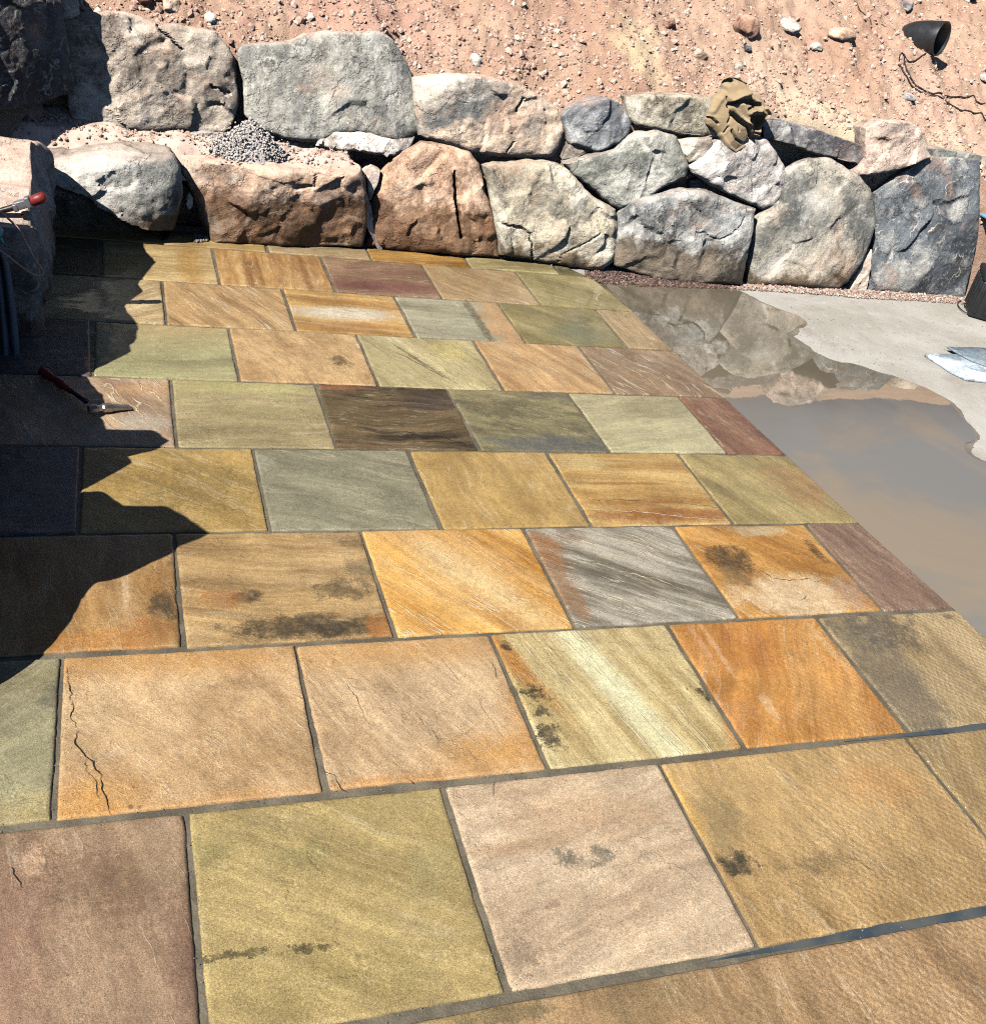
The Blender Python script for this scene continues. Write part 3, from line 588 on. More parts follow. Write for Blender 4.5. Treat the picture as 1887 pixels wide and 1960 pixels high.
  S((214, 186, 148), (200, 168, 130), (224, 202, 168), "pale pinkish slab with a few grey lichen like marks", dr=(120, -50), band=5, st=5, con=.4, crack=.08, speck=.7, pat=[(1080, 1640, 20, 14, (104, 100, 84), .7, .5, .8, 30), (1150, 1640, 22, 18, (104, 100, 86), .8, .5, .7, 26), (1110, 1650, 30, 14, (120, 110, 90), .6, .6, .8, 30), (1050, 1735, 20, 9, (140, 106, 74), .6, .7, .5, 16), (1000, 1620, 110, 16, (178, 134, 92), .5, .8, .3, 8), (1000, 1840, 30, 40, (110, 98, 78), .5, .7, .9, 40), (1100, 1560, 150, 40, (194, 152, 110), .5, .8, .3, 6)]),
  S((196, 160, 102), (180, 142, 86), (208, 176, 120), "wide wet golden tan slab with a black bushy mark on its left edge", dr=(60, 70), band=6, st=4, con=.35, vein=.3, pat=[(1405, 1648, 44, 22, (62, 58, 46), .95, .45, .6, 26), (1570, 1650, 60, 16, (112, 96, 66), .6, .7, .8, 30), (1380, 1570, 46, 60, (140, 124, 84), .6, .8, .4, 9), (1680, 1500, 90, 40, (206, 150, 84), .6, .8, .3, 6), (1310, 1540, 14, 90, (206, 160, 78), .6, .8, .3, 8), (1650, 1640, 160, 30, (162, 132, 84), .5, .8, .4, 7)]),
  S((168, 140, 88), (148, 122, 78), (182, 156, 104), "wet olive brown slab at the right edge, second course from the front", dr=(60, 90), band=8, st=5, con=.4)]),
 ('a', 'z', [-.30, .37, 1.78, 2.6], [
  S((180, 154, 100), (160, 134, 86), (192, 166, 116), "olive tan slab corner at the bottom edge under the olive gold slab", dr=(100, 20), band=5),
  S((182, 146, 100), (164, 128, 84), (196, 160, 114), "rippled brown slab at the bottom edge below the pale pinkish slab", dr=(70, 95), band=6, st=6, pat=[(800, 1958, 260, 40, (170, 148, 92), .9, .8, .2, 6), (950, 1945, 90, 20, (100, 92, 62), .6, .8, .5, 18), (1240, 1920, 110, 60, (140, 118, 80), .6, .8, .4, 8)]),
  S((184, 146, 100), (162, 124, 84), (198, 160, 114), "rippled pinkish brown slab in the bottom right corner before the blue water filled joint", dr=(70, 95), band=7, st=6)]),
]
def ground_angle(cpx, dr):
    a = at_z((cpx[0] - dr[0] / 2, cpx[1] - dr[1] / 2)); c = at_z((cpx[0] + dr[0] / 2, cpx[1] + dr[1] / 2))
    return math.atan2(c[1] - a[1], c[0] - a[0])
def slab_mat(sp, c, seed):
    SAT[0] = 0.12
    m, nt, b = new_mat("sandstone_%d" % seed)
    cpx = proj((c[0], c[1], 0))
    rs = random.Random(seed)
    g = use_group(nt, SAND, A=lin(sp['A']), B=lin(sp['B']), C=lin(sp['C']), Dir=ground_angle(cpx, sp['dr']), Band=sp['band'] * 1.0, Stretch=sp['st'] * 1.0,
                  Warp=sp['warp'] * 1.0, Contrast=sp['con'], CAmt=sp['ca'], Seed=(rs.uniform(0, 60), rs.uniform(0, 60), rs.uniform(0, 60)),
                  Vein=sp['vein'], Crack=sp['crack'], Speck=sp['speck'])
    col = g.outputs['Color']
    for pt in sp['pat']:
        x, y, rx, ry, cr, amt, soft, rough, fq = pt[:9]
        p = at_z((x, y))
        if len(pt) > 9:
            ang = ground_angle((x, y), sp['dr']); dl = np.array(sp['dr'], float) / np.linalg.norm(sp['dr'])
            RX = np.linalg.norm(at_z((x + dl[0] * rx, y + dl[1] * rx)) - p); RY = np.linalg.norm(at_z((x + ry, y)) - p) * abs(math.sin(ang)) + np.linalg.norm(at_z((x, y + ry)) - p) * abs(math.cos(ang)) * .8
        else:
            ang = 0.0; RX = np.linalg.norm(at_z((x + rx, y)) - p); RY = np.linalg.norm(at_z((x, y + ry)) - p)
        if rough >= .3: soft = min(soft, .4)
        gb = use_group(nt, BLOB, Color=col, Patch=lin(cr), CX=p[0] - c[0], CY=p[1] - c[1], RX=RX, RY=RY, Ang=ang, Soft=soft, Rough=rough, Amt=amt, Freq=fq * 1.0)
        col = gb.outputs[0]
    col = vscale(nt, vscale(nt, col, g.outputs['Grain']), 0.90)
    nt.links.new(col, b.inputs['Base Color'])
    w = use_group(nt, WET)
    nt.links.new(w.outputs['Rough'], b.inputs['Roughness']); nt.links.new(w.outputs['Coat'], b.inputs['Coat Weight'])
    b.inputs['Coat Roughness'].default_value = 0.09; b.inputs['Coat IOR'].default_value = 1.34; b.inputs['Specular IOR Level'].default_value = 0.4
    nb = bump(nt, g.outputs['Height'], 0.7 * sp['sm'], 0.0048)
    nb2 = bump(nt, w.outputs['Ripple'], 0.32, 0.0035, nb)
    nt.links.new(nb2, b.inputs['Normal'])
    nt.links.new(bump(nt, w.outputs['Ripple'], 0.6, 0.004), b.inputs['Coat Normal'])
    SAT[0] = 0.20
    return m
LINES = {
 "peach slab with orange borders and a branching crack on its left": [([(128, 1280), (134, 1310), (132, 1345)], 2.2, 0), ([(136, 1345), (140, 1375), (150, 1398), (146, 1425), (158, 1446), (178, 1462), (192, 1480), (194, 1510), (204, 1536), (207, 1562)], 3.4, 0), ([(160, 1446), (168, 1475), (182, 1500), (190, 1530)], 1.6, 0), ([(538, 1312), (560, 1332), (584, 1342)], 2.0, 0), ([(500, 1322), (528, 1345), (556, 1376), (584, 1400)], 2.6, 1)],
 "pinkish slab with fine diagonal cracks and an orange right corner": [([(617, 1478), (640, 1490), (656, 1512), (662, 1518)], 2.4, 0), ([(776, 1488), (792, 1500)], 3.0, 0), ([(846, 1260), (870, 1290), (884, 1310)], 1.6, 0), ([(905, 1330), (930, 1362), (950, 1395), (972, 1420)], 1.6, 0), ([(660, 1300), (690, 1350), (700, 1380)], 1.3, 0), ([(930, 1262), (948, 1285), (954, 1300)], 1.6, 0)],
 "darkest slab, near black brown with ragged bands": [([(775, 826), (812, 838), (836, 834), (870, 846), (902, 848)], 6, 0), ([(640, 756), (700, 760), (760, 758)], 2.5, 0)],
 "pinkish flaking slab that carries the hammer head": [([(195, 738), (222, 748), (236, 766), (258, 780), (272, 800)], 5, 1), ([(270, 730), (272, 746), (296, 752), (312, 772), (328, 778)], 5, 1), ([(268, 726), (270, 742)], 3, 0)],
 "mauve brown slab with white diagonal veins touching the puddle": [([(1120, 668), (1160, 690), (1200, 705), (1240, 725), (1262, 748)], 4, 1)],
 "plain brown slab with a pale hairline vein, next to the mauve slab": [([(860, 550), (895, 562), (930, 574)], 4, 1)],
 "wet olive slab reaching the reddish gravel by the wall": [([(1150, 558), (1142, 572), (1150, 586)], 4, 1)],
 "yellow green slab with a diagonal crack line": [([(740, 668), (780, 684), (820, 705), (850, 724)], 4, 0)],
 "peach slab with one dark smudge and a white chipped corner": [([(640, 645), (646, 655), (660, 664)], 3, 0)],
 "pale pinkish slab with a few grey lichen like marks": [([(945, 1494), (948, 1530)], 2.0, 0), ([(1220, 1600), (1250, 1612)], 1.2, 0), ([(870, 1525), (885, 1532)], 1.4, 0)],
 "ochre slab with a black blob and a cream lower half": [([(1475, 1106), (1510, 1112), (1545, 1110), (1560, 1116), (1580, 1112)], 3.2, 0), ([(1450, 1090), (1475, 1106)], 2.4, 0), ([(1530, 1152), (1538, 1146), (1541, 1140)], 2.6, 0)],
 "silver grey slab with dark and white streaks and a rusty left side": [([(1110, 1040), (1160, 1060), (1200, 1070)], 4, 1), ([(1130, 1075), (1180, 1092), (1260, 1110), (1330, 1140)], 4, 1), ([(1090, 1062), (1130, 1078), (1180, 1082)], 6, 2), ([(1150, 1030), (1220, 1040), (1290, 1065)], 3, 1), ([(1270, 1110), (1330, 1132), (1380, 1156)], 5, 2), ([(1160, 1018), (1200, 1022), (1260, 1040)], 3, 1), ([(1140, 1110), (1220, 1130), (1300, 1160)], 4, 2)],
 "lime yellow slab with a pale diagonal stripe and fern shaped marks": [([(1085, 1230), (1130, 1290), (1190, 1360), (1260, 1440)], 2.0, 1), ([(1030, 1260), (1100, 1340), (1160, 1420)], 1.6, 1)],
 "gold slab with rust brown bands along its front edge": [([(1110, 975), (1180, 978), (1250, 982), (1320, 992), (1395, 996)], 3, 1), ([(1120, 955), (1200, 958), (1300, 962), (1370, 972)], 3, 2)],
 "mauve brown slab in the front left corner, pitted near its back edge": [([(0, 1655), (26, 1662), (38, 1690), (44, 1700)], 2.0, 0)],
 "sandy brown slab with many pale diagonal streaks": [([(330, 556), (360, 580), (390, 606)], 3, 1), ([(380, 552), (430, 580), (480, 610)], 3, 1), ([(450, 556), (500, 584), (540, 610)], 3, 1)]}
M_CRACK = simple_mat("crack_shadow_gap", (38, 28, 18), .9); M_LIP = simple_mat("pale_lamina_edge", (222, 194, 150), .6, var=.3, scale=120); M_LIP2 = simple_mat("grey_lamina_edge", (112, 104, 84), .6, var=.3, scale=120)
def slab(corners, sp, seed):
    """Riven slab from four plan corners (near-left, near-right, far-right, far-left): chipped arrises, uneven face, 40 mm thick."""
    q = np.array(corners, float); c = q.mean(0)
    tt = np.r_[0, .008, .02, .04, np.linspace(.07, .93, 40), .96, .98, .992, 1]
    n = len(tt); U, V = np.meshgrid(tt, tt)
    X = ((1 - U) * (1 - V))[..., None] * q[0] + (U * (1 - V))[..., None] * q[1] + (U * V)[..., None] * q[2] + ((1 - U) * V)[..., None] * q[3]
    wdt = np.linalg.norm(q[1] - q[0]); dpt = np.linalg.norm(q[3] - q[0])
    dl, dr_, db, df = U * wdt, (1 - U) * wdt, V * dpt, (1 - V) * dpt
    P = np.concatenate([X, np.full(X.shape[:2] + (1,), seed * 1.3)], -1)
    fade = lambda d: np.clip(1 - d / .05, 0, 1)
    chip = lambda k: 0.0016 * fbm(P * 6, 2, k) + 0.0014 * fbm(P * 45, 3, k + 7) - 0.003 * np.maximum(0, vnoise(P * 14, k + 3) - .35) * 2
    ax = (q[1] - q[0]) / wdt; ay = (q[3] - q[0]) / dpt
    off = (-fade(dl) * chip(seed + 1) + fade(dr_) * chip(seed + 2))[..., None] * ax + (-fade(db) * chip(seed + 3) + fade(df) * chip(seed + 4))[..., None] * ay
    # worn corners
    r_c = 0.004 * (1 + .9 * np.array([hash3(np.array([seed, k, 5]), 3) for k in range(4)]))
    for k, (ex, ey, sx, sy) in enumerate(((dl, db, 1, 1), (dr_, db, -1, 1), (dr_, df, -1, -1), (dl, df, 1, -1))):
        w = np.clip(1 - (ex + ey) / r_c[k], 0, 1) * r_c[k] * .35
        off = off + w[..., None] * (ax * sx + ay * sy)
    X = X + off
    ed = np.minimum(np.minimum(dl, dr_), np.minimum(db, df))
    Z = 0.0011 * fbm(P * 5, 3, seed) + 0.0008 * fbm(P * 22, 3, seed + 5) - 0.0035 * np.clip(1 - ed / .005, 0, 1) ** 2 - 0.003 * np.clip(1 - ed / .014, 0, 1) * np.clip(vnoise(P * 20, seed + 9) - .2, 0, 1)
    rs = random.Random(seed + 50)
    Z = Z + (U - .5) * rs.uniform(-.002, .002) + (V - .5) * rs.uniform(-.002, .002) + rs.uniform(-.0008, .0008)
    top = np.concatenate([X, Z[..., None]], -1).reshape(-1, 3)
    fc = [(j * n + i, j * n + i + 1, (j + 1) * n + i + 1, (j + 1) * n + i) for j in range(n - 1) for i in range(n - 1)]
    rim = [i for i in range(n)] + [j * n + n - 1 for j in range(1, n)] + [(n - 1) * n + i for i in range(n - 2, -1, -1)] + [j * n for j in range(n - 2, 0, -1)]
    low = top[rim].copy(); low[:, 2] = -.04; o = len(top); m = len(rim)
    fc += [(rim[k], o + k, o + (k + 1) % m, rim[(k + 1) % m]) for k in range(m)] + [tuple(o + k for k in range(m))[::-1]]
    V = list(np.r_[top, low]); mats = [0] * len(fc)
    for pts, wmm, mi in LINES.get(sp['label'], ()):
        L = np.array([at_z(p_) for p_ in pts]); L = resample(L, max(12, int(np.linalg.norm(np.diff(L, axis=0), axis=1).sum() / .0035)))
        nn = len(L); q3 = np.c_[L[:, :2], np.full(nn, seed)]
        L[:, :2] += np.stack([.006 * fbm(q3 * 22, 3, seed + 61) + .0026 * fbm(q3 * 95, 2, seed + 65), .006 * fbm(q3 * 22, 3, seed + 62) + .0026 * fbm(q3 * 95, 2, seed + 66)], 1)
        tg = np.gradient(L, axis=0); tg /= np.linalg.norm(tg, axis=1)[:, None] + 1e-9; nr = np.stack([-tg[:, 1], tg[:, 0], tg[:, 2] * 0], 1)
        wd = wmm * .00036 * (1 + .9 * fbm(q3 * 40, 2, seed + 63)).clip(.15, 2.2) * np.sin(np.linspace(.12, math.pi - .12, nn)) ** .5
        L[:, 2] = .0016 + .0011 * fbm(np.c_[L[:, :2], np.full(nn, seed * 1.3)] * 5, 3, seed); o2 = len(V)
        for k in range(nn): V += [L[k] + nr[k] * wd[k], L[k] - nr[k] * wd[k]]
        for k in range(nn - 1): fc.append((o2 + 2 * k, o2 + 2 * k + 1, o2 + 2 * k + 3, o2 + 2 * k + 2)); mats.append(mi + 1)
    ob = mesh_obj("paving_slab", V, fc, slab_mat(sp, c, seed), loc=(c[0], c[1], 0))
    for mm in (M_CRACK, M_LIP, M_LIP2): ob.data.materials.append(mm)
    ob.data.polygons.foreach_set('material_index', mats)
    return tag(ob, sp['label'], "paving slab", "sandstone paving slabs of the patio")
sd = 0
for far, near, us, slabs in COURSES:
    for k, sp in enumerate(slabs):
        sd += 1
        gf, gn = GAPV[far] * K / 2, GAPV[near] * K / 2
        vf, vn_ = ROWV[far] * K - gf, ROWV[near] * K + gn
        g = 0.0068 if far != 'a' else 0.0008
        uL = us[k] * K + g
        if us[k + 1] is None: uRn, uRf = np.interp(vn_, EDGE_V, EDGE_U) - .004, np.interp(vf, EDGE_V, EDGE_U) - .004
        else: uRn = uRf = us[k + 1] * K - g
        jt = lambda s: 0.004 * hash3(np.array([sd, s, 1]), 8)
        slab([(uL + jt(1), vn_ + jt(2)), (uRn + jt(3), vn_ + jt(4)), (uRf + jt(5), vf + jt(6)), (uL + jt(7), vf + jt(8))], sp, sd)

# ---------------------------------------------------------------- boulders
def plane_frame(y0, z0=0.0, lean=14.0, yaw=0.0, x0=0.0):
    """A leaning wall face: origin, across, up, towards-viewer."""
    a = math.radians(yaw); l = math.radians(lean)
    eu = np.array([math.cos(a), math.sin(a), 0]); back = np.array([-math.sin(a), math.cos(a), 0])
    ev_ = math.cos(l) * np.array([0, 0, 1.0]) + math.sin(l) * back
    return np.array([x0, y0, z0]), eu, ev_, np.cross(eu, ev_)
TAIL = [(.03, 1.0), (.07, .975), (.14, .90), (.24, .76), (.36, .58), (.46, .42)]
DEEP = [(.03, 1.0), (.08, .995), (.2, .98), (.34, .96), (.48, .92), (.6, .8)]
def boulder(name, pts, fr, m, label, seed, bulge=.07, tail=TAIL, group="boulders of the retaining wall", px=True, cat="boulder", grooves=(), jit=.006, facets=7, rough=.014, N=180, power=14.0, grow=.008, tilt=None, spall=1.0, under=None, wob=.010):
    """Quarried block: traced face outline with its own depth, split into facets, sides running back into the bank."""
    o, eu, ev_, en = fr
    def to2(p):
        q = at_plane(p, o, en) - o if px else np.array([p[0] - o[1] if False else 0, 0, 0])
        return np.array([q @ eu, q @ ev_])
    P2 = np.array([to2(p) for p in pts]) if px else np.array(pts, float)
    P2 = np.array([resample(np.r_[P2, P2[:1]], 4 * len(P2), True)]).reshape(-1, 2) if False else P2
    area = sum(P2[k - 1][0] * P2[k][1] - P2[k][0] * P2[k - 1][1] for k in range(len(P2)))
    if area < 0: P2 = P2[::-1]
    raw = resample(np.r_[P2, P2[:1]], N, True)
    cur = crom(P2, N, True)
    sm = raw
    c = sm.mean(0); size = np.sqrt(abs(area) / 2)
    ang = np.stack([sm[:, 0], sm[:, 1], np.full(N, seed * 2.7)], 1)
    rad = sm - c; rl = np.linalg.norm(rad, axis=1)[:, None]
    sm = sm + rad / rl * grow + rad / rl * (jit * fbm(ang * 9, 3, seed) + jit * .6 * fbm(ang * 30, 2, seed + 3))[:, None]
    rs = random.Random(seed)
    ss = np.r_[np.linspace(0.03, .62, 32), np.linspace(.64, .90, 20), .92, .94, .96, .975, .99, 1.0]
    rings = [c + s * (sm - c) for s in ss]
    # facets: the front is the lower envelope of a handful of random planes
    pl = [(bulge, rs.uniform(-.10, .10), rs.uniform(-.10, .14))]
    if tilt is not None: pl = [(bulge, tilt, 0.0)]
    for k in range(facets):
        a = 2 * math.pi * (k + rs.uniform(-.35, .35)) / facets; g = rs.uniform(.25, .75)
        pl.append((bulge * rs.uniform(1.15, 2.0), -g * math.cos(a) * bulge / (size * .45), -g * math.sin(a) * bulge / (size * .45)))
    V, Fc = [], []
    gr = [np.array([to2(p) for p in g[0]]) for g in grooves]
    und = np.array(sorted(map(tuple, [to2(p) for p in under[0]]))) if under else None
    nsp = int(np.clip(size * 46, 5, 26)); spp = np.stack([np.array([rs.uniform(sm[:, 0].min(), sm[:, 0].max()), rs.uniform(sm[:, 1].min(), sm[:, 1].max())]) for _ in range(nsp)])
    spo = np.array([rs.uniform(-1, 1) for _ in range(nsp)]) * rough * .75; spt = np.array([[rs.uniform(-.17, .17), rs.uniform(-.17, .17)] for _ in range(nsp)])
    def depth(p, s):
        d = p - c
        f = np.min([b0 + gx * d[:, 0] + gy * d[:, 1] for b0, gx, gy in pl], 0)
        f = np.maximum(f, bulge * .15) * np.sqrt(max(0.0, 1 - s ** power))
        q3 = np.stack([p[:, 0], p[:, 1], np.full(len(p), seed * 1.9)], 1)
        w = min(1.0, (1 - s) * 9)
        n = rough * fbm(q3 * 5, 4, seed) + rough * .5 * (1 - np.abs(fbm(q3 * 9, 3, seed + 11)) * 2) + rough * .28 * fbm(q3 * 32, 3, seed + 5)
        st = spall * np.floor((vnoise(q3 * 3.3, seed + 8) * 3)) / 3 * rough * .4
        pv_ = p + .035 * np.stack([fbm(q3 * 6, 3, seed + 31), fbm(q3 * 6, 3, seed + 32)], 1)
        dd = np.linalg.norm(pv_[:, None, :] - spp[None], axis=2); oi = np.argsort(dd, 1)[:, :2]; ar = np.arange(len(p))
        d1, d2 = dd[ar, oi[:, 0]], dd[ar, oi[:, 1]]; wb = np.clip((d2 - d1) / .022, 0, 1) * .5 + .5
        cf = [spo[q] + np.einsum('ij,ij->i', spt[q], p - spp[q]) for q in (oi[:, 0], oi[:, 1])]
        n = n * .55 + spall * (wb * cf[0] + (1 - wb) * cf[1])
        f = f + (n + st) * (0.25 + .75 * w)
        if und is not None:
            f = f - under[1] * np.clip((np.interp(p[:, 0], und[:, 0], und[:, 1]) + .02 * fbm(q3 * 9, 3, seed + 41) - p[:, 1]) / .05, 0, 1) * np.clip((1.0 - s) * 30, 0, 1) ** .5
        for (pth, wd, dp), gp in zip(grooves, gr):
            best = np.full(len(p), 9.0)
            pw = p + wob * np.stack([fbm(q3 * 22, 2, seed + 21), fbm(q3 * 22, 2, seed + 22)], 1)
            for a, b in zip(gp[:-1], gp[1:]):
                t_ = np.clip(((pw - a) @ (b - a)) / max(1e-9, (b - a) @ (b - a)), 0, 1)
                best = np.minimum(best, np.linalg.norm(pw - (a + t_[:, None] * (b - a)), axis=1))
            e_ = np.clip(1 - best / wd, 0, 1); f = f - dp * (e_ * e_ * (3 - 2 * e_) if wob < .005 else e_)
        return f
    for s, p in zip(ss, rings):
        f = depth(p, s)
        V += list(o + p[:, :1] * eu + p[:, 1:] * ev_ + f[:, None] * en)
    for dz, s in tail:
        p = c + s * (sm - c)
        q3 = np.stack([p[:, 0], p[:, 1], np.full(N, dz * 3 + seed)], 1)
        p = p + (sm - c) / rl * (rough * .7 * fbm(q3 * 8, 3, seed + 2))[:, None]
        V += list(o + p[:, :1] * eu + p[:, 1:] * ev_ - dz * en * np.array([1, 1, .25]))
    R = len(ss) + len(tail)
    for k in range(R - 1):
        for j in range(N): Fc.append((k * N + j, k * N + (j + 1) % N, (k + 1) * N + (j + 1) % N, (k + 1) * N + j))
    ci = len(V); V.append(np.mean(V[:N], 0)); Fc += [(ci, (j + 1) % N, j) for j in range(N)]
    Fc.append(tuple((R - 1) * N + j for j in range(N)))
    cen = np.mean(V[:N], 0)
    ob = mesh_obj(name, V, Fc, m, loc=cen); recalc(ob); ob.data.set_sharp_from_angle(angle=math.radians(32))
    return tag(ob, label, cat, group)

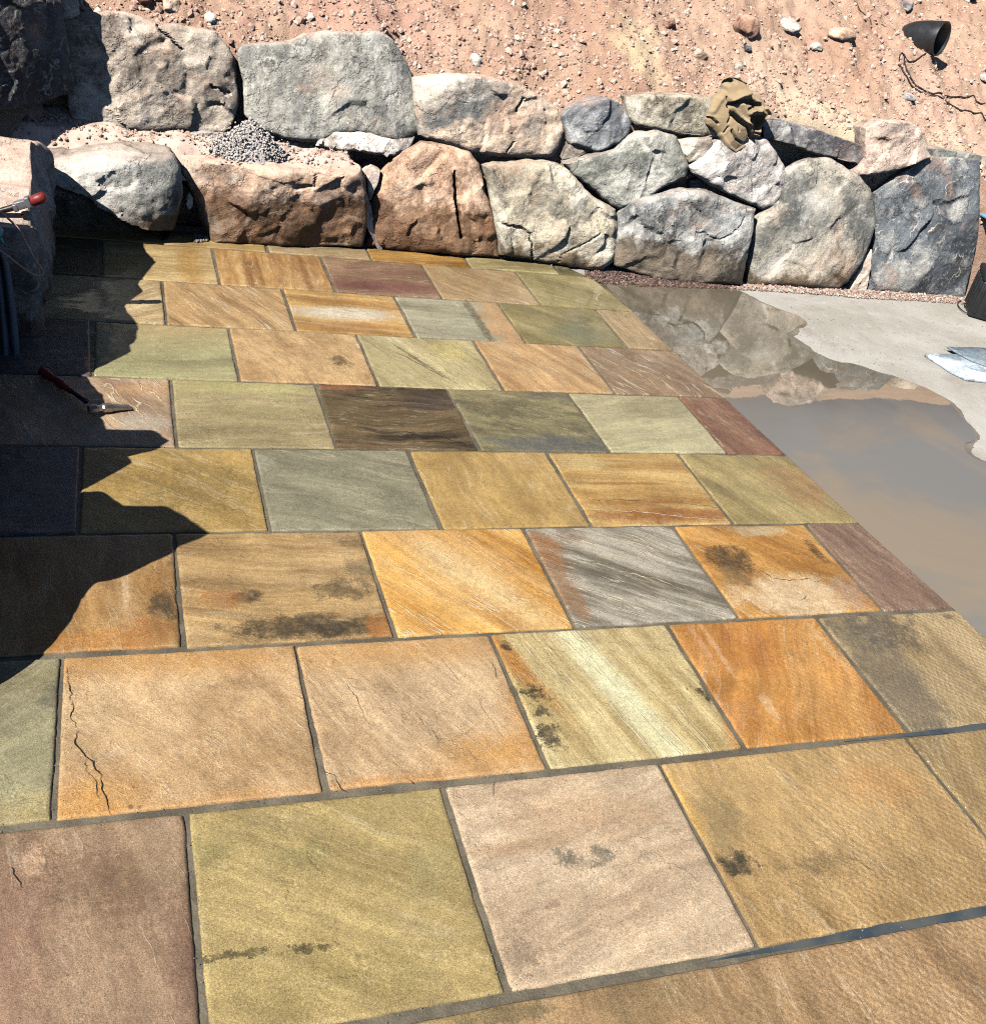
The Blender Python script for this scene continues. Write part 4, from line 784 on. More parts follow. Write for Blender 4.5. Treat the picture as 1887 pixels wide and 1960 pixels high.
def T1(px, lean=14, off=0.0):                      # face plane of a bottom-course boulder from a pixel on its foot
    p = at_z(px); return plane_frame(p[1] + off, 0, lean)
T2L = plane_frame(4.53 * K, .35 * K, 12)           # second tier on the left, set back on the ledge
T2R = lambda off=0.0: plane_frame(4.33 * K + off, 0, 14)
GR, GR2, GR3, TAN, BRN, PINK, DKG = (156, 152, 140), (128, 128, 122), (190, 184, 170), (190, 160, 130), (150, 112, 82), (206, 164, 134), (92, 98, 104)
B_ = [
 ("boulder", [(113, 38), (150, 26), (190, 22), (240, 25), (300, 47), (343, 50), (410, 60), (430, 86), (446, 112), (451, 150), (454, 200), (447, 232), (430, 250), (333, 249), (233, 248), (180, 241), (140, 234), (130, 170), (118, 90)],
  T2L, ((168, 152, 132), (132, 116, 102), (192, 178, 158)), "brownish grey upper boulder left of the gravel pile, partly under a slanted shadow", dict(bulge=.06, grooves=[([(302, 48), (322, 72), (346, 95)], .008, .03), ([(405, 165), (428, 178), (440, 178)], .010, .03), ([(404, 200), (428, 198)], .008, .02), ([(250, 38), (256, 62)], .012, .025)], rough=.017), dict(dirn=.3, stretch=1.4, vein=.8, dust=.5)),
 ("boulder", [(462, 87), (500, 83), (559, 80), (582, 67), (650, 64), (726, 60), (752, 78), (769, 110), (786, 140), (796, 187), (802, 247), (792, 260), (766, 271), (726, 267), (686, 252), (640, 255), (606, 273), (559, 264), (499, 248), (472, 220), (466, 150), (457, 107)],
  T2L, ((156, 152, 138), (132, 132, 126), (184, 178, 160)), "largest upper boulder, flat grey green face right of the gravel pile", dict(bulge=.06, rough=.009, spall=.45), dict(dirn=1.2, stretch=1.6, vein=.9, dust=.4)),
 ("boulder", [(792, 150), (856, 143), (932, 147), (982, 160), (1026, 180), (1058, 202), (1075, 225), (1079, 250), (1065, 285), (1052, 300), (1005, 299), (945, 298), (912, 292), (879, 285), (845, 272), (812, 262), (802, 258), (797, 220)],
  T2R(.10), ((192, 164, 136), (150, 148, 140), (206, 190, 166)), "long upper boulder, tan at its left and blue grey at its right end", dict(bulge=.085, grooves=[([(982, 212), (992, 188)], .012, .03), ([(960, 296), (975, 270)], .008, .02)], rough=.016), dict(dirn=.5, stretch=1.5, vein=.6, dust=.5)),
 ("boulder", [(1078, 222), (1092, 208), (1128, 191), (1152, 187), (1178, 195), (1195, 208), (1206, 232), (1201, 255), (1178, 275), (1138, 288), (1118, 281), (1092, 272), (1083, 247)],
  T2R(.02), ((150, 152, 152), (124, 128, 132), (176, 176, 172)), "small blue grey boulder with wavy grain right of the long upper boulder", dict(bulge=.06, rough=.012, N=110), dict(dirn=.5, stretch=3.5, vein=.8, dust=.2)),
 ("boulder", [(1093, 277), (1112, 281), (1127, 289), (1115, 294), (1098, 300), (1079, 303), (1084, 288)],
  T2R(.03), ((180, 168, 152), (150, 138, 122), (200, 188, 170)), "tiny wedge stone pinched under the small blue grey boulder", dict(bulge=.02, rough=.006, N=80, tail=[(.03, .97), (.1, .8), (.2, .5)]), dict(dust=.2)),
 ("boulder", [(1194, 183), (1228, 180), (1270, 181), (1312, 184), (1352, 188), (1400, 192), (1440, 200), (1452, 232), (1440, 256), (1400, 262), (1368, 262), (1328, 258), (1278, 252), (1240, 244), (1214, 238), (1203, 222)],
  T2R(.04), ((164, 152, 126), (140, 128, 104), (188, 178, 156)), "long olive grey coping boulder that the khaki garment lies on", dict(bulge=.06, rough=.014), dict(dirn=.2, stretch=1.8, vein=.8, dust=.3, scale=1.3)),
 ("boulder", [(1079, 312), (1100, 304), (1135, 296), (1178, 285), (1196, 268), (1218, 257), (1255, 251), (1292, 261), (1302, 288), (1315, 318), (1308, 338), (1262, 356), (1245, 370), (1225, 382), (1185, 397), (1165, 385), (1128, 355), (1098, 332)],
  T2R(-.02), ((160, 158, 142), (132, 134, 122), (184, 180, 164)), "grey green diamond shaped boulder wedged between courses, pointing down", dict(bulge=.06, rough=.013), dict(dirn=.3, stretch=1.6, vein=.5, dust=.3)),
 ("boulder", [(1300, 269), (1330, 265), (1357, 263), (1358, 282), (1355, 298), (1336, 306), (1318, 310), (1308, 292)],
  T2R(-.01), ((196, 180, 156), (168, 146, 122), (212, 198, 178)), "small pale square stone left of the garment's hanging tip", dict(bulge=.03, rough=.007, N=90, tail=[(.03, .98), (.1, .85), (.2, .6)]), dict(dust=.2)),
 ("boulder", [(1319, 320), (1340, 298), (1358, 280), (1376, 270), (1405, 268), (1433, 266), (1463, 269), (1484, 292), (1498, 316), (1502, 334), (1490, 376), (1476, 392), (1457, 398), (1430, 384), (1392, 368), (1350, 346), (1324, 330)],
  T2R(-.02), ((180, 172, 162), (140, 134, 134), (206, 198, 184)), "pale striped boulder directly beneath the khaki garment", dict(bulge=.055, rough=.013), dict(dirn=.62, stretch=4.0, vein=.9, dust=.2, scale=1.3)),
 ("boulder", [(1462, 224), (1490, 227), (1538, 242), (1570, 252), (1606, 263), (1635, 272), (1662, 284), (1658, 302), (1642, 314), (1606, 304), (1565, 293), (1511, 277), (1466, 265)],
  T2R(.05), ((132, 130, 128), (108, 106, 108), (160, 156, 150)), "thin dark slate bar sloping down right of the khaki garment", dict(bulge=.03, rough=.009, tail=[(.03, .98), (.1, .94), (.22, .85), (.34, .7)]), dict(dirn=.35, stretch=6.0, vein=.6, dust=.5)),
 ("boulder", [(1660, 247), (1687, 233), (1728, 231), (1755, 241), (1769, 262), (1773, 286), (1780, 301), (1750, 311), (1701, 325), (1668, 335), (1637, 333), (1645, 320), (1657, 303), (1656, 272)],
  T2R(.01), ((196, 168, 146), (168, 146, 132), (210, 188, 166)), "pinkish wedge stone with a pointed left foot on top of the wall at right", dict(bulge=.045, rough=.010, N=120), dict(vein=.4, dust=.5)),
 ("boulder", [(1771, 283), (1800, 285), (1830, 289), (1878, 298), (1876, 309), (1826, 305), (1782, 301)],
  T2R(.06), ((140, 142, 130), (120, 122, 112), (160, 160, 146)), "thin flat grey green slab capping the dark slate boulder at far right", dict(bulge=.02, rough=.005, N=90, tail=[(.03, .98), (.12, .9), (.25, .75)]), dict(dust=.5)),
 ("boulder", [(-40, 330), (0, 318), (45, 310), (92, 304), (130, 299), (167, 294), (200, 291), (233, 289), (285, 292), (327, 298), (344, 318), (348, 345), (347, 372), (340, 410), (330, 440), (318, 458), (250, 466), (180, 470), (110, 476), (40, 484), (-40, 492)],
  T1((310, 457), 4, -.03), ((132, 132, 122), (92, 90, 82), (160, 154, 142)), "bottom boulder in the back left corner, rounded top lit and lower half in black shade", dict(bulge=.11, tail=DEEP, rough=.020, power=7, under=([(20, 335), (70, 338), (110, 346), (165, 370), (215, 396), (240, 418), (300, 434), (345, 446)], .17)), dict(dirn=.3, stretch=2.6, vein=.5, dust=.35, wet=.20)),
 ("boulder", [(353, 304), (395, 303), (433, 306), (490, 312), (553, 320), (599, 323), (640, 325), (690, 324), (696, 353), (700, 400), (699, 433), (690, 470), (600, 470), (500, 464), (403, 460), (395, 435), (383, 417), (370, 370), (352, 330)],
  T1((540, 465), 6), ((190, 152, 122), (150, 122, 98), (190, 182, 168)), "long low bottom boulder with a dust covered flat top and a wet brown foot", dict(bulge=.085, tail=DEEP, rough=.024, grooves=[([(600, 330), (600, 350), (560, 352)], .014, .02)]), dict(dirn=.3, stretch=2.2, vein=.6, dust=1.0, wet=.27)),
 ("boulder", [(739, 330), (760, 305), (786, 287), (809, 275), (839, 277), (870, 282), (899, 290), (914, 312), (921, 340), (926, 367), (938, 400), (946, 433), (951, 490), (866, 484), (780, 478), (701, 470), (706, 440), (711, 410), (716, 377), (726, 350)],
  T1((830, 480)), ((192, 148, 114), (160, 118, 86), (206, 170, 138)), "tan brown bottom boulder with a tall vertical crack and a dark wet foot", dict(bulge=.085, rough=.015, grooves=[([(863, 328), (866, 360), (864, 385), (870, 410), (875, 435), (877, 450)], .017, .075), ([(905, 455), (900, 478)], .007, .02)]), dict(dirn=.1, stretch=1.5, vein=.25, dust=.3, wet=.30)),
 ("boulder", [(926, 318), (950, 314), (972, 315), (1005, 310), (1058, 313), (1078, 322), (1092, 335), (1110, 354), (1128, 375), (1150, 386), (1172, 398), (1175, 432), (1173, 470), (1167, 500), (1145, 517), (1110, 512), (1078, 506), (1010, 492), (957, 486), (954, 455), (951, 432), (944, 400), (939, 378), (936, 350)],
  T1((1060, 505)), ((176, 162, 134), (150, 142, 122), (196, 186, 160)), "speckled buff bottom boulder with a rounded shoulder and a broken lower left corner", dict(bulge=.09, rough=.014, grooves=[([(952, 426), (975, 428), (1005, 442), (1012, 470), (1015, 498)], .012, .03), ([(1060, 505), (1070, 480), (1100, 465), (1135, 440)], .007, .015)]), dict(dirn=.8, stretch=1.3, vein=.2, dust=.25, wet=.08, scale=1.4)),
 ("boulder", [(1184, 424), (1192, 408), (1206, 392), (1235, 380), (1268, 372), (1305, 361), (1355, 367), (1395, 384), (1441, 398), (1438, 425), (1431, 455), (1425, 482), (1419, 515), (1414, 545), (1345, 541), (1278, 537), (1228, 524), (1179, 508), (1178, 480), (1179, 455)],
  T1((1300, 532)), ((156, 156, 150), (106, 108, 106), (190, 186, 176)), "blue grey bottom boulder with dark swirls, standing on the reddish gravel", dict(bulge=.085, rough=.015, grooves=[([(1320, 440), (1365, 455), (1400, 435), (1415, 415)], .008, .015)]), dict(dirn=.7, stretch=2.2, vein=.8, dust=.2, wet=.24, scale=.9)),
 ("boulder", [(1448, 420), (1472, 402), (1495, 386), (1500, 355), (1505, 328), (1544, 308), (1590, 304), (1614, 320), (1641, 336), (1663, 365), (1671, 392), (1671, 433), (1660, 468), (1647, 498), (1633, 520), (1618, 538), (1603, 552), (1511, 546), (1426, 544), (1430, 510), (1436, 473), (1440, 445)],
  T1((1520, 545)), ((158, 150, 132), (120, 120, 112), (184, 168, 144)), "large round topped grey green bottom boulder with tan patches", dict(bulge=.075, rough=.009, spall=.55), dict(dirn=1.0, stretch=1.4, vein=.5, dust=.2, wet=.10, scale=1.2)),
 ("boulder", [(1678, 372), (1700, 352), (1747, 320), (1782, 302), (1826, 304), (1873, 307), (1873, 352), (1872, 393), (1870, 433), (1865, 472), (1858, 509), (1850, 540), (1843, 570), (1809, 568), (1728, 560), (1660, 556), (1666, 520), (1671, 487), (1676, 433), (1672, 400)],
  T1((1750, 557)), ((98, 104, 108), (72, 78, 84), (150, 148, 140)), "dark slate blue bottom boulder with white scratches, last at the right", dict(bulge=.05, rough=.007, power=9, spall=.5), dict(dirn=.9, stretch=2.0, vein=1.0, dust=.15, scale=1.2)),
 ("boulder", [(-70, -70), (112, -70), (114, 20), (121, 60), (133, 120), (139, 160), (130, 176), (100, 184), (70, 195), (0, 208), (-70, 226)],
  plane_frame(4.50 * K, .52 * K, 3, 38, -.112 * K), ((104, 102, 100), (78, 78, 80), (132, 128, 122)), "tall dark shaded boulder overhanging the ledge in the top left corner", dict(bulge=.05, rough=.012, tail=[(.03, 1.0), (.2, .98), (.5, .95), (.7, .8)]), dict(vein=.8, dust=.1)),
]
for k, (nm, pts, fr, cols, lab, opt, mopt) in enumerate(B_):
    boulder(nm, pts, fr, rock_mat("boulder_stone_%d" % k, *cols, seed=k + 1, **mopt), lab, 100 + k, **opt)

# left retaining wall: face towards +x, mostly outside the frame; its ragged top throws the shadow over the paving
XT = -.36 * K
def from_shadow(px, xt=None):
    xt = XT if xt is None else xt
    s = at_z(px); tt = (s[0] - xt) / -SUN[0]
    p = s + SUN * tt
    return (p[1], p[2])
SHL = [(282, 486), (300, 502), (276, 529), (265, 544), (273, 558), (234, 587), (244, 600), (263, 623), (260, 645), (250, 659), (253, 673), (226, 686), (161, 717)]
SHM = [(156, 719), (177, 749), (167, 790), (180, 806), (188, 837), (278, 822), (305, 834), (325, 843), (294, 862), (229, 875), (248, 886), (208, 910), (159, 936)]
SHN = [(188, 940), (221, 968), (250, 972), (275, 978), (310, 968), (345, 985), (388, 1018), (330, 1040), (224, 1082), (133, 1126), (107, 1158), (107, 1173), (78, 1215), (49, 1246), (0, 1288)]
def left_boulder(sh, label, seed, y_near, extra_far=(), cols=((150, 138, 124), (118, 108, 100), (180, 168, 150)), wetz=.1, bulge=.10, power=5, tilt=None, xt=None, rough=.012):
    xt = XT if xt is None else xt
    top = [from_shadow(p, xt) for p in sh]
    out = [(-a, b) for a, b in list(extra_far) + top]              # across = -y when looking along -x
    ys = [-p[0] for p in out]
    out += [(-y_near, .02), (-y_near, -.05), (-max(ys), -.05)]
    l = math.radians(90)
    fr = (np.array([xt, 0, 0]), np.array([0, 1.0, 0]), np.array([0, 0, 1.0]), np.array([1.0, 0, 0]))
    pts = [(-a, b) for a, b in out]
    return boulder("boulder", pts, fr, rock_mat("left_wall_stone_%d" % seed, *cols, seed=seed + 40, vein=.6, dust=.9, wet=wetz), label, 300 + seed, bulge=bulge, tilt=tilt, px=False,
                   tail=[(.03, 1.0), (.15, 1.0), (.35, .99), (.6, .97), (.9, .92)], jit=.004, grow=0.0, rough=rough, N=220, power=power, group="boulders of the left wall in shade")
top = [from_shadow(p) for p in SHL]
left_boulder(SHM, "second shaded boulder of the left wall, beside the red handled hammer", 2, from_shadow(SHM[-1])[0] - .02)
left_boulder(SHN, "third shaded boulder of the left wall, beside the blue grey slab", 3, 2.05)
left_boulder(SHL[:7], "pale corner boulder at the left edge, top in bright sun and side in purple shade", 1, from_shadow(SHL[5], -.225 * K)[0] - .12, xt=-.225 * K, extra_far=[(5.64, .10), (5.57, .32), (5.42, .46), (5.27, .54)], cols=((150, 138, 126), (112, 102, 98), (172, 160, 148)), wetz=.05, bulge=.045, power=8, rough=.022)
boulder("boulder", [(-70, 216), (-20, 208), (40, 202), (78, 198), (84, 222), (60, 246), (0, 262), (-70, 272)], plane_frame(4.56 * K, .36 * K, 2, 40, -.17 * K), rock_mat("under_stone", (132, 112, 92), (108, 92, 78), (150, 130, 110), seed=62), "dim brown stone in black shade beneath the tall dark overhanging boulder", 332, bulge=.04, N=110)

left_boulder(SHL[5:], "shaded boulder of the left wall behind the hanging blue grey cloth", 4, from_shadow(SHL[-1], -.36 * K)[0] - .02, xt=-.36 * K, bulge=.03)

# ---------------------------------------------------------------- puddle on the concrete
m_pud, nt, b = new_mat("muddy_water")
Pg = nt.nodes.new('ShaderNodeNewGeometry').outputs['Position']
n1 = noise(nt, Pg, 1.1, 5, 0.55)
col = mixc(nt, rng(nt, n1, 0.38, 0.62), lin((112, 102, 80)), lin((134, 120, 96)))
sp2 = nt.nodes.new('ShaderNodeSeparateXYZ'); nt.links.new(Pg, sp2.inputs[0])
silt_sky = mixc(nt, rng(nt, noise(nt, Pg, .9, 6, .6, 1.0), .42, .6), lin((142, 137, 126), 0), lin((160, 144, 120), 0))
col = mixc(nt, rng(nt, mth(nt, 'ADD', sp2.outputs[1], mth(nt, 'MULTIPLY', noise(nt, Pg, 1.6, 5, .6), .8)), 3.9, 4.7, 1.0, 0.0), col, silt_sky)  # near half paled: sky reflection painted in together with tan silt clouds
nt.links.new(col, b.inputs['Base Color'])
b.inputs['Roughness'].default_value = 0.02; b.inputs['IOR'].default_value = 1.45; b.inputs['Specular IOR Level'].default_value = 0.5
b.inputs['Coat Weight'].default_value = 1.0; b.inputs['Coat IOR'].default_value = 1.75; b.inputs['Coat Roughness'].default_value = 0.0
bn = bump(nt, noise(nt, Pg, 5.0, 3, 0.5), 0.03, 0.006)
nt.links.new(bn, b.inputs['Normal']); nt.links.new(bn, b.inputs['Coat Normal'])
pout = [(1340, 543), (1380, 548), (1415, 556), (1450, 575), (1490, 590), (1525, 603), (1541, 616), (1528, 625), (1508, 640), (1530, 658), (1565, 676), (1600, 690), (1640, 697), (1680, 710), (1730, 726), (1780, 745), (1815, 766), (1838, 795), (1860, 816), (1867, 832), (1860, 843), (1846, 848), (1844, 858), (1860, 872), (1900, 888)]
po = crom([np.r_[at_z(p)[:2]] for p in pout], 160)
P3 = np.c_[po, np.zeros(len(po))]
po = po + 0.008 * np.stack([fbm(P3 * 14, 3, 71), fbm(P3 * 14, 3, 72)], 1)
po = np.r_[po, [[6.5, 3.3], [7.0, 1.0], [4.5, .4]]]
inn = [(np.interp(v, EDGE_V, EDGE_U) - .006, v) for v in np.r_[.4, np.linspace(.6, 4.19 * K, 90)]]
pv = [(x, y, -.0035) for x, y in inn] + [(at_z((1260, 538))[0], at_z((1260, 538))[1], -.0035)] + [(x, y, -.0035) for x, y in po]
bm = bmesh.new(); f = bm.faces.new([bm.verts.new(v) for v in pv]); bmesh.ops.triangulate(bm, faces=[f], ngon_method='EAR_CLIP')
bmesh.ops.recalc_face_normals(bm, faces=bm.faces)
if sum(ff.normal.z for ff in bm.faces) < 0: bmesh.ops.reverse_faces(bm, faces=bm.faces)
damp_src = po.copy()
me = bpy.data.meshes.new("puddle"); bm.to_mesh(me); bm.free(); me.materials.append(m_pud)
pud = bpy.data.objects.new("puddle", me); COL.objects.link(pud); kind(pud, 'structure')

# ---------------------------------------------------------------- loose gravel, rubble and soil crumbs (nobody could count them)
def ico():
    bm = bmesh.new(); bmesh.ops.create_icosphere(bm, subdivisions=1, radius=1.0)
    v = np.array([v.co[:] for v in bm.verts]); bm.verts.index_update()
    f = [tuple(x.index for x in q.verts) for q in bm.faces]; bm.free(); return v, f
IV, IF = ico()
BV = np.array([(-1, -1, -1), (1, -1, -1), (1, 1, -1), (-1, 1, -1), (-1, -1, 1), (1, -1, 1), (1, 1, 1), (-1, 1, 1)]) * .62
BF = [(0, 3, 2, 1), (4, 5, 6, 7), (0, 1, 5, 4), (1, 2, 6, 5), (2, 3, 7, 6), (3, 0, 4, 7)]
def crumbs(name, pos, rad, m, seed, angular=True, sink=.25):
    r = np.random.RandomState(seed); V, Fc = [], []; bv, bf = (BV, BF) if angular else (IV, IF)
    for p, q in zip(pos, rad):
        A = r.normal(size=(3, 3)); Q, _ = np.linalg.qr(A)
        v = (bv * (1 + r.uniform(-.35, .35, (len(bv), 3)))) * np.array([1, r.uniform(.6, 1), r.uniform(.5, .9)])
        v = (v @ Q) * q; o = len(V)
        V += list(v + np.asarray(p) + [0, 0, q * (.6 - sink)]); Fc += [tuple(i + o for i in f) for f in bf]
    return mesh_obj(name, V, Fc, m, smooth=False)
def crumb_mat(name, cols, rough=.9, wet=0):
    m, nt, b = new_mat(name)
    ge = nt.nodes.new('ShaderNodeNewGeometry'); ra = ge.outputs['Random Per Island']
    cr = nt.nodes.new('ShaderNodeValToRGB'); cr.color_ramp.interpolation = 'CONSTANT'
    while len(cr.color_ramp.elements) < len(cols): cr.color_ramp.elements.new(.5)
    for k, c in enumerate(cols): cr.color_ramp.elements[k].position = k / len(cols); cr.color_ramp.elements[k].color = lin(c)
    nt.links.new(ra, cr.inputs[0])
    col = vscale(nt, cr.outputs[0], rng(nt, noise(nt, ge.outputs['Position'], 120, 4, .7), .25, .75, .75, 1.25, False))
    nt.links.new(col, b.inputs['Base Color']); b.inputs['Roughness'].default_value = rough
    nt.links.new(bump(nt, noise(nt, ge.outputs['Position'], 220, 3, .7), .6, .003), b.inputs['Normal'])
    return m
RS = np.random.RandomState(11)
m_crumb = crumb_mat("soil_crumb", [(218, 172, 146), (212, 164, 138), (226, 188, 162), (204, 154, 128), (232, 202, 176), (216, 168, 142), (222, 180, 154)])
pos, rad = [], []
while len(pos) < 32000:
    x = RS.uniform(-1.3, 7.0); s = RS.uniform(0, 1) ** 1.6 * 3.0 - .02
    y = np.interp(x, CREST[:, 0], CREST[:, 1]) + .05 + s
    dens = fbm(np.array([[x * 1.1, y * 1.1, 4.4]]), 3, 77)[0]
    if dens < RS.uniform(-.7, .5): continue
    q = .0035 + .018 * RS.uniform(0, 1) ** 9 + .0065 * RS.uniform(0, 1) ** 2.5
    pos.append((x, y)); rad.append(q)
k_ = 0
while k_ < 1700:                                            # clods of broken earth, in drifts
    x = RS.uniform(-1.3, 7.0); y = np.interp(x, CREST[:, 0], CREST[:, 1]) + .08 + RS.uniform(0, 1) ** 1.3 * 2.8
    if fbm(np.array([[x * 1.6, y * 1.6, 9.1]]), 3, 78)[0] < RS.uniform(-.2, .7): continue
    pos.append((x, y)); rad.append(.011 + .020 * RS.uniform(0, 1) ** 3); k_ += 1
pa = np.array(pos); sl = pa[:, 1] - np.interp(pa[:, 0], CREST[:, 0], CREST[:, 1]) - .05
pz = hill_base(pa[:, 0], pa[:, 1]) + hill_noise(pa[:, 0], pa[:, 1]) * np.clip((sl + .12) * 4, .15, 1)
le = np.random.RandomState(4); lxy = np.c_[le.uniform(-.6, 1.42, 2600), le.uniform(5.70, 6.02, 2600)]
lz = 0.445 + 0.10 * (lxy[:, 1] - 5.7) + 0.02 * fbm(np.c_[lxy, lxy[:, 0] * 0] * 5, 3, 31) - np.clip((5.78 - lxy[:, 1]) * 1.2, 0, 1) - np.clip((lxy[:, 0] - 1.28) * 1.5, 0, 1)
o = crumbs("soil_rubble", np.r_[np.c_[pa, pz], np.c_[lxy, lz]], list(rad) + list(.003 + .012 * le.uniform(0, 1, 2600) ** 4), m_crumb, 5, False, .5); kind(o, 'stuff'); o['label'] = "pink crumbs of broken soil strewn over the dirt bank"
def hillz(x, y):
    a = np.array([x]); b_ = np.array([y]); s = b_ - np.interp(a, CREST[:, 0], CREST[:, 1]) - .05
    return float((hill_base(a, b_) + hill_noise(a, b_) * np.clip((s + .12) * 4, .15, 1))[0])

def strip(pxs, n, wpx, rlo, rhi, seed, lift=0.0):
    """Random points along a pixel polyline on the ground, +- wpx rows."""
    r = np.random.RandomState(seed); P = resample(np.array(pxs, float), 200); out, ra = [], []
    for k in range(n):
        q = P[r.randint(200)]; w = np.interp(q[0], *wpx)
        g = at_z((q[0], q[1] + r.uniform(-1, 1) * w)); out.append((g[0], g[1], lift + r.uniform(0, .004))); ra.append(rlo + (rhi - rlo) * r.uniform() ** 2.5)
    return out, ra
p1, r1 = strip([(1120, 524), (1160, 531), (1210, 533), (1260, 536), (1320, 543), (1410, 547)], 2600, ([1100, 1150, 1230, 1300, 1410], [3, 11, 14, 8, 4]), .004, .011, 3, -.004)
kind(crumbs("gravel", p1, r1, crumb_mat("wet_gravel", [(112, 78, 66), (92, 66, 58), (136, 96, 80), (78, 60, 54), (150, 120, 104), (104, 84, 74)], .55), 7, False), 'stuff')['label'] = "wet reddish gravel between the wall foot and the puddle"
p2, r2 = strip([(1400, 548), (1480, 551), (1560, 556), (1640, 562), (1740, 567), (1850, 575), (1890, 580)], 2600, ([1400, 1560, 1700, 1890], [4, 6, 7, 6]), .004, .013, 4, -.006)
kind(crumbs("gravel", p2, r2, crumb_mat("dry_gravel", [(196, 160, 140), (206, 180, 158), (182, 144, 126), (160, 128, 112), (214, 196, 176)]), 8, True), 'stuff')['label'] = "dry pale pink rubble line along the wall foot by the concrete"
p3, r3 = strip([(930, 487), (1000, 492), (1060, 506)], 500, ([930, 1060], [3, 4]), .004, .010, 5, -.004)
p4, r4 = strip([(372, 455), (398, 458)], 260, ([372, 398], [9, 4]), .006, .014, 6, .0)
kind(crumbs("gravel", p3 + p4, r3 + r4, crumb_mat("dark_gravel", [(104, 92, 80), (84, 74, 66), (130, 118, 104), (150, 138, 124)], .6), 9, False), 'stuff')['label'] = "dark gravel lodged at the feet of the bottom boulders"
# cone of grey chippings on the ledge and the pale rubble beside it
r = np.random.RandomState(21); pc, rc = [], []
base = at_z((478, 285), .47); top_ = at_plane((462, 228), (0, base[1] + .06, 0), np.array([0, -1.0, 0]))
for k in range(2600):
    a = r.uniform(0, 2 * math.pi); d = math.sqrt(r.uniform()) ; R_ = .17 * (1 + .25 * math.sin(2 * a + 1) + .5 * max(0, r.normal()) * (r.uniform() < .2))
    x = base[0] + math.cos(a) * d * R_; y = base[1] + .05 + math.sin(a) * d * R_ * .8; z = .425 + (1 - d) ** .9 * .185 + r.normal() * .006
    pc.append((x + r.normal() * .008, y, z)); rc.append(r.uniform(.004, .009))
cv_, cf_ = [(base[0] + math.cos(2 * math.pi * k / 24) * .165, base[1] + .05 + math.sin(2 * math.pi * k / 24) * .13, .40) for k in range(24)] + [(base[0], base[1] + .05, .615)], [(k, (k + 1) % 24, 24) for k in range(24)]
m_chip = crumb_mat("grey_chippings", [(222, 210, 198), (208, 196, 186), (232, 220, 208), (192, 182, 174), (226, 206, 190)])
o = crumbs("chippings", pc, rc, m_chip, 12, False)
bm = bmesh.new(); bm.from_mesh(o.data); vv = [bm.verts.new(v) for v in cv_]
for f in cf_: bm.faces.new([vv[i] for i in f])
bm.to_mesh(o.data); bm.free(); kind(o, 'stuff')['label'] = "heap of grey chippings on the ledge between two upper boulders"
pc, rc = [], []
for k in range(420):
    q = (r.uniform(606, 790), 0); yy = np.interp(q[0], [612, 660, 720, 770], [266, 270, 280, 286]) + r.uniform(-14, 12)
    g = at_z((q[0], yy), .50); pc.append((g[0], min(g[1], 6.1), .485 + r.uniform(0, .03))); rc.append(.005 + .016 * r.uniform() ** 3)
kind(crumbs("rubble", pc, rc, crumb_mat("pale_rubble", [(212, 196, 180), (200, 182, 166), (222, 206, 190), (188, 172, 158)]), 14, True), 'stuff')['label'] = "pale broken rubble packed under the largest upper boulder"

# ---------------------------------------------------------------- single rocks on the bank
def rock(px, rpx, cols, label, seed, sq=(1, .9, .75), where='hill', lift=.12, z=0.0, name="rock"):
    p = hit_hill(px) if where == 'hill' else at_z(px, z)
    if where == 'hill': p = np.array([p[0], p[1], hillz(p[0], p[1])])
    dist = np.linalg.norm(p - CAM); R_ = rpx * dist / F_PX
    bm = bmesh.new(); bmesh.ops.create_icosphere(bm, subdivisions=4, radius=1.0)
    v = np.array([q.co[:] for q in bm.verts]); bm.verts.index_update(); f = [tuple(q.index for q in x.verts) for x in bm.faces]; bm.free()
    rs = np.random.RandomState(seed); v0 = v.copy(); rr = np.full(len(v), 9.0)
    for k in range(11):
        n = rs.normal(size=3); n /= np.linalg.norm(n); d = rs.uniform(.72, 1.0); c = v0 @ n
        rr = np.minimum(rr, np.where(c > .05, d / np.maximum(c, .05), 9.0))
    rr = np.minimum(rr, 1.15)
    v = v0 * (rr + .05 * fbm(v0 * 3 + seed, 3, seed))[:, None] * np.array(sq)
    a = rs.uniform(0, 6.28); Rm = np.array([[math.cos(a), -math.sin(a), 0], [math.sin(a), math.cos(a), 0], [0, 0, 1]])
    v = (v @ Rm.T) * R_ + p + np.array([0, 0, R_ * lift])
    o = mesh_obj(name, v, f, rock_mat("rock_stone_%d" % seed, *cols, seed=seed, scale=2.5, vein=.3, dust=.35), loc=p)
    return tag(o, label, "rock", "loose rocks on the bank")
PALE = ((204, 190, 168), (184, 166, 144), (218, 206, 188))
REDB = ((158, 108, 86), (132, 88, 70), (180, 130, 106))
TANR = ((216, 176, 142), (198, 156, 124), (230, 196, 166))
GRYR = ((120, 118, 120), (96, 96, 100), (146, 144, 142))
